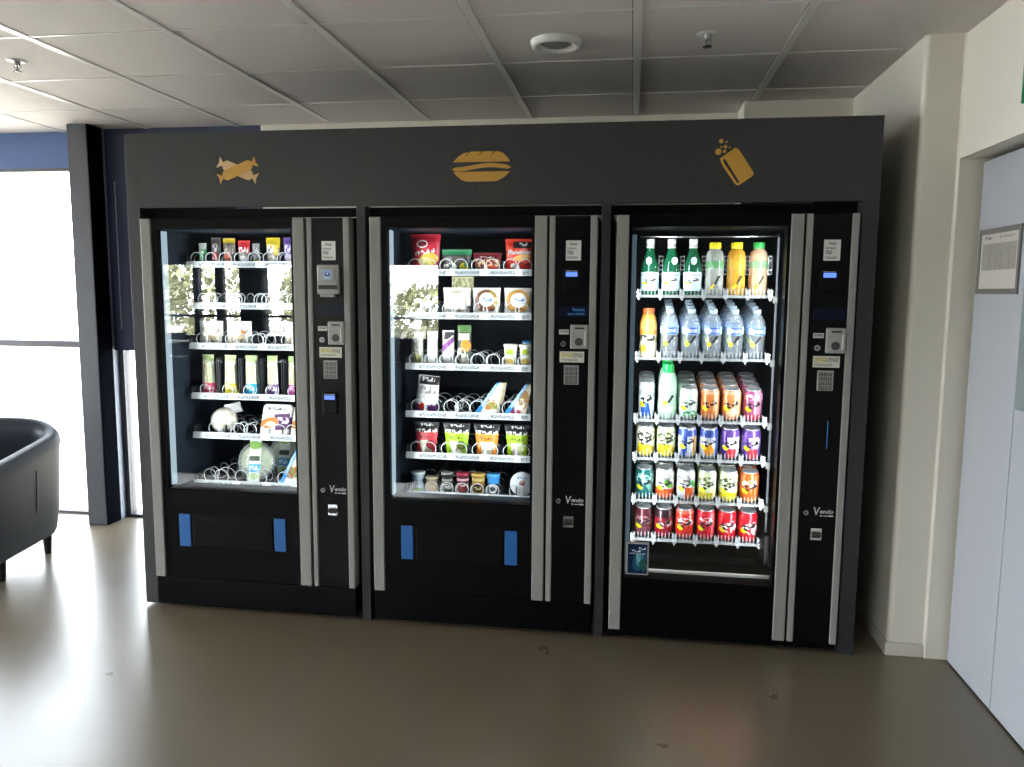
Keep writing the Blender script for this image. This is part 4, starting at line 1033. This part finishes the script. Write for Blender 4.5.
cans(2, 2, 4, 'pale mint coloured can', 'cfdcd4', [('t', .55, .2, .3, .2, 0, '3f9a5a', 18.), ('r', .5, .9, 1, .12, 0, 'e2e8e4')])
pe = [('r', .5, .93, 1, .1, 0, 'e8b08a'), ('r', .62, .5, .06, .9, 0, 'eec09a'), ('r', .36, .5, .05, .9, 0, 'c06a38')]
cans(2, 3, 4, 'copper orange can', 'd27c46', pe)
cans(2, 4, 4, 'light peach orange can', 'd98a55', pe[:2] + [('e', .5, .3, .1, .14, 0, 'f0c9a0')])
cans(2, 5, 4, 'pink and plum can', '9c4d78', [('r', .58, .5, .14, 1., 0, 'c98aa8'), ('r', .5, .14, .3, .2, 0, 'c03a50'), ('t', .5, .8, .4, .2, 0, 'd8b8c8', 18.)])
# fourth shelf
lm = [('e', .5, .22, .17, .22, 0, 'dcb71e'), ('t', .5, .72, .4, .3, 0, '3d4438', 16.), ('e', .56, .26, .05, .1, 0, 'f0dc6a')]
cans(3, 0, 3, 'white lemon can with yellow base', 'd5d9c4', lm)
cans(3, 1, 3, 'pale lime can with lemon picture', 'c9d2a4', lm)
cans(3, 2, 3, 'blue and white can with amber stripe', 'c9ced8', [('r', .44, .5, .1, 1, 0, '2a4a9c'), ('r', .62, .4, .06, .8, 0, 'c98a2e'), ('r', .5, .85, .6, .2, 0, '4a5aa8')])
cans(3, 3, 3, 'blue and silver can with orange disc', 'b4b8c6', [('e', .5, .3, .09, .2, 0, 'd98e26'), ('r', .5, .85, 1, .24, 0, '3a4a94'), ('r', .66, .5, .08, 1, 0, '4a5aa0')])
pu = [('r', .5, .2, .2, .36, 0, 'd23a44'), ('r', .38, .5, .12, 1., 0, '5b348a'), ('r', .5, .88, 1, .24, 0, '6a4a9a'), ('t', .54, .66, .2, .2, 0, 'f2eef4', 16.)]
cans(3, 4, 3, 'purple and white can with red base', 'cfc6d8', pu)
cans(3, 5, 3, 'violet can with white script', '8a6ab0', pu + [('e', .58, .6, .06, .2, 0, 'ece6f0')])
# fifth shelf
cans(4, 0, 2, 'dark teal can', '1f5f5c', [('r', .56, .5, .1, .8, 20, '6fa8a0'), ('t', .5, .7, .4, .3, 0, '9cc4bc', 16.)])
fr_ = [('r', .5, .2, 1, .36, 0, 'd2582c'), ('e', .56, .55, .08, .16, 20, '5f9a3a'), ('t', .5, .78, .4, .2, 0, '8a8a86', 16.)]
cans(4, 1, 3, 'white can with orange fruit base', 'd9d6cc', fr_)
cans(4, 2, 3, 'silver can with green leaf print', 'd2d2d0', [('r', .56, .25, .16, .4, 0, 'd65a2a'), ('e', .6, .6, .06, .16, 20, '3f9a45'), ('t', .46, .74, .3, .2, 0, '7a7a78', 16.)])
li = [('r', .5, .16, 1, .3, 0, 'd8c236'), ('t', .5, .7, .4, .3, 0, '55604a', 16.), ('r', .64, .5, .05, 1, 0, 'eef2d8')]
cans(4, 3, 3, 'pale lime can with gold base', 'cdd6a8', li)
cans(4, 4, 3, 'white lime can with yellow base', 'd9dfba', li[:2] + [('e', .5, .2, .12, .16, 0, 'e8d21e')])
cans(4, 5, 2, 'bright orange can', 'e0642a', [('r', .6, .5, .05, .9, 0, 'f0a06a'), ('t', .5, .68, .3, .2, 25, 'f6e6d8', 16.), ('r', .5, .12, 1, .06, 0, 'f0a25a')])
# bottom shelf
cans(5, 0, 2, 'dark maroon can', '4a1a24', [('t', .5, .62, .4, .3, 0, '9a6a70', 16.), ('r', .5, .2, .3, .4, 0, '6a3a44')])
cans(5, 1, 2, 'dark cherry red can with black top', '8a1a28', [('r', .5, .86, 1, .3, 0, '2a1a1e'), ('t', .56, .5, .3, .2, 25, 'd8b0b4', 16.)])
cans(5, 2, 2, 'vermilion red can', 'd22f26', [('t', .52, .62, .3, .3, 25, 'f2dedc', 16.), ('r', .5, .94, 1, .1, 0, 'e86a5a')])
cans(5, 3, 2, 'crimson can with little white print', 'c41f2e', [('r', .62, .5, .05, .9, 0, 'e8707a'), ('t', .5, .7, .2, .2, 25, 'e0c0c2', 16.)])
ck = [('t', .56, .5, .3, .34, 30, 'f4eeee', 15.)]
cans(5, 4, 2, 'red cola can with white script', 'cf1c2a', ck)
cans(5, 5, 2, 'scarlet cola can with broad white script', 'd81e2c', ck + [('e', .6, .34, .04, .12, 20, 'f2eaea')])

# ------------------------------------------------------------------ behind the camera: chairs and a table by the rear windows (seen mirrored in the glass)
bk = mat('chair_black', '16171a', .45)
def cafe_chair():
    s = thing('cafe_chair', 'x', 'chair', (0, 0, 0), 0, 'dark chairs by the rear windows')
    MB().bbox(-.21, .21, -.21, .21, .44, .465, .008).build('seat', bk, s)
    b = MB()
    for z in (.58, .68, .78): b.bbox(-.2, .2, .195, .212, z, z + .045, .004)
    b.build('backrest', bk, s)
    for sx in (-1, 1):
        MB().tube([(sx * .19, -.19, 0), (sx * .19, -.19, .44)], .012).build('leg', bk, s)
        MB().tube([(sx * .19, .2, 0), (sx * .19, .2, .85)], .012).build('leg', bk, s)
    return s
chs = [(-5.75, -7.2, .3, 'black slatted chair nearest the left glazing, mirrored in the first machine'), (-5.3, -8.0, 2.8, 'black slatted chair against the rear glazing, mirrored in the first machine'),
       (-4.05, -7.3, 1.5, 'black slatted chair by the grey rear pier, mirrored in the first machine'), (-3.4, -7.5, -.4, 'black slatted chair at the second table, mirrored in the first machine'),
       (-2.1, -7.2, .5, 'black slatted chair at the second table, mirrored in the middle machine'), (-1.75, -7.8, 2.6, 'black slatted chair near the blank rear wall, mirrored in the middle machine')]
c0 = cafe_chair()
for i, (x, y, a, lab) in enumerate(chs):
    if i == 0: c0.location = (x, y, 0); c0.rotation_euler = (0, 0, a); c0['label'] = lab
    else: dup(c0, (x, y, 0), lab, a)
for x, y, lab in ((-4.85, -7.2, 'dark cafe table near the rear pier, mirrored in the first machine'), (-2.7, -7.5, 'dark cafe table near the blank rear wall, mirrored in the machines')):
    s = thing('cafe_table', lab, 'table', (x, y, 0), 0, 'cafe tables by the rear windows')
    MB().lathe([(.0, .73), (.36, .73), (.37, .74), (.37, .755), (.36, .76), (0, .76)], seg=32).build('tabletop', bk, s)
    MB().lathe([(.22, 0), (.22, .015), (.03, .03), (.025, .73)], seg=20).build('pedestal', bk, s)

# ------------------------------------------------------------------ outdoors
struct(MB().box(-30, 14, -32, 26, -.45, -.2).build('ground', mat('pale_paving', '86837b', .9, var=.12, vscale=1.5)))
leafm = mat('shrub_leaves', 'a3a47c', .8, var=.45, vscale=2.2)
def shrub(x, y, r, h, lab, seed):
    s = thing('shrub', lab, 'shrub', (x, y, -.2), 0, 'shrubs in the garden outside the windows')
    rs = random.Random(seed); b = MB()
    for k_ in range(900):
        u = rs.uniform(-1, 1); a = rs.uniform(0, 2 * PI); q = math.sqrt(1 - u * u); rad = rs.uniform(.55, 1.) ** .5
        c = Vector((r * rad * q * math.cos(a), r * rad * q * math.sin(a), h * (.55 + .45 * rad * u)))
        d = Vector((rs.uniform(-1, 1), rs.uniform(-1, 1), rs.uniform(-1, 1))).normalized(); e = d.orthogonal().normalized(); f = d.cross(e)
        sz = r * rs.uniform(.06, .13)
        b.add([c - e * sz, c - f * sz * .5, c + e * sz, c + f * sz * .5], [(0, 1, 2, 3)])
    b.build('foliage', leafm, s)
    MB().tube([(0, 0, 0), (.03, .02, h * .4), (0, 0, h * .7)], [.08, .06, .03]).build('stem', M['wood_dark'], s)
for i, (x, y, r, h) in enumerate(((-10.3, -14, 1.5, 3.0), (-7.5, -13.6, 1.1, 2.6), (-5.0, -14.2, 1.2, 2.5), (-2.7, -13.8, .9, 1.9), (-.4, -14.6, 1.2, 2.3), (-6.2, -17.4, 1.5, 2.9))):
    shrub(x, y, r, h, 'yellow green shrub, %s along the garden behind the rear windows' % ORD[i], i)
shrub(-6.6, 12, 1.6, 2.6, 'pale green shrub beyond the bright window at the far left', 11)

# ------------------------------------------------------------------ light
SKY_W, SKY_N = 15., 5.6
w = bpy.data.worlds.new('World'); SC.world = w; w.use_nodes = True
nt = w.node_tree; bg = nt.nodes['Background']
tc = nt.nodes.new('ShaderNodeTexCoord'); sp = nt.nodes.new('ShaderNodeSeparateXYZ'); cr = nt.nodes.new('ShaderNodeValToRGB')
nt.links.new(tc.outputs['Generated'], sp.inputs[0]); nt.links.new(sp.outputs[2], cr.inputs[0]); nt.links.new(cr.outputs[0], bg.inputs[0])
cr.color_ramp.elements[0].color = (.94, .975, 1, 1); cr.color_ramp.elements[0].position = .0
cr.color_ramp.elements[1].color = (.80, .89, 1, 1); cr.color_ramp.elements[1].position = .7
mr = nt.nodes.new('ShaderNodeMapRange'); mr.interpolation_type = 'SMOOTHSTEP'      # sky strength raised to the left and rear to fill the room with light
for k_, v_ in ((1, .1), (2, .62), (3, SKY_N), (4, SKY_W)): mr.inputs[k_].default_value = v_
dt = nt.nodes.new('ShaderNodeVectorMath'); dt.operation = 'DOT_PRODUCT'; dt.inputs[1].default_value = (-.71, -.70, .05)
nt.links.new(tc.outputs['Generated'], dt.inputs[0]); nt.links.new(dt.outputs['Value'], mr.inputs[0]); nt.links.new(mr.outputs[0], bg.inputs[1])
sl = bpy.data.lights.new('sun', 'SUN'); sl.energy = 36.; sl.angle = R(1); sl.color = (1, .96, .9)
so = bpy.data.objects.new('sun', sl); COL.objects.link(so); so.rotation_euler = Vector((-1., 0., -1.25)).to_track_quat('-Z', 'Y').to_euler()
def portal(loc, rot, sx, sy):
    l = bpy.data.lights.new('window_portal', 'AREA'); l.shape = 'RECTANGLE'; l.size = sx; l.size_y = sy; l.cycles.is_portal = True
    o = bpy.data.objects.new('window_portal', l); COL.objects.link(o); o.location = loc; o.rotation_euler = rot
portal((-4.4, YW + .2, 1.14), (R(-90), 0, 0), 5.6, 2.3)
portal((-1.3, YW + .2, .55), (R(-90), 0, 0), .35, 1.12)
portal((-3.56, YF - .25, 1.33), (R(90), 0, 0), 4.9, 1.25)
portal((XL - .25, -1.35, 1.14), (0, R(-90), 0), 2.3, 4.5)

# ------------------------------------------------------------------ camera
cam = bpy.data.cameras.new('Camera'); co = bpy.data.objects.new('Camera', cam); COL.objects.link(co)
cam.sensor_fit = 'HORIZONTAL'; cam.sensor_width = 36; cam.lens = 36 * 786.5 / 1024; cam.clip_start = .05; cam.clip_end = 200
yaw, pitch, roll = -.1501, .1161, .0069
fw = Vector((math.sin(yaw) * math.cos(pitch), math.cos(yaw) * math.cos(pitch), -math.sin(pitch)))
rt = Vector((math.cos(yaw), -math.sin(yaw), 0)); up = rt.cross(fw)
rt2 = rt * math.cos(roll) + up * math.sin(roll); up2 = up * math.cos(roll) - rt * math.sin(roll)
co.matrix_world = Matrix(((rt2.x, up2.x, -fw.x, 1.8101), (rt2.y, up2.y, -fw.y, -3.3323), (rt2.z, up2.z, -fw.z, 1.5066), (0, 0, 0, 1)))
SC.camera = co
SC.cycles.transparent_max_bounces = 32
SC.cycles.max_bounces = 10
SC.cycles.diffuse_bounces = 5
SC.cycles.sample_clamp_indirect = 8.
SC.view_settings.view_transform = 'Standard'
SC.view_settings.look = 'None'
SC.view_settings.gamma = 1.
SC.view_settings.use_curve_mapping = False
SC.view_settings.exposure = 1.52
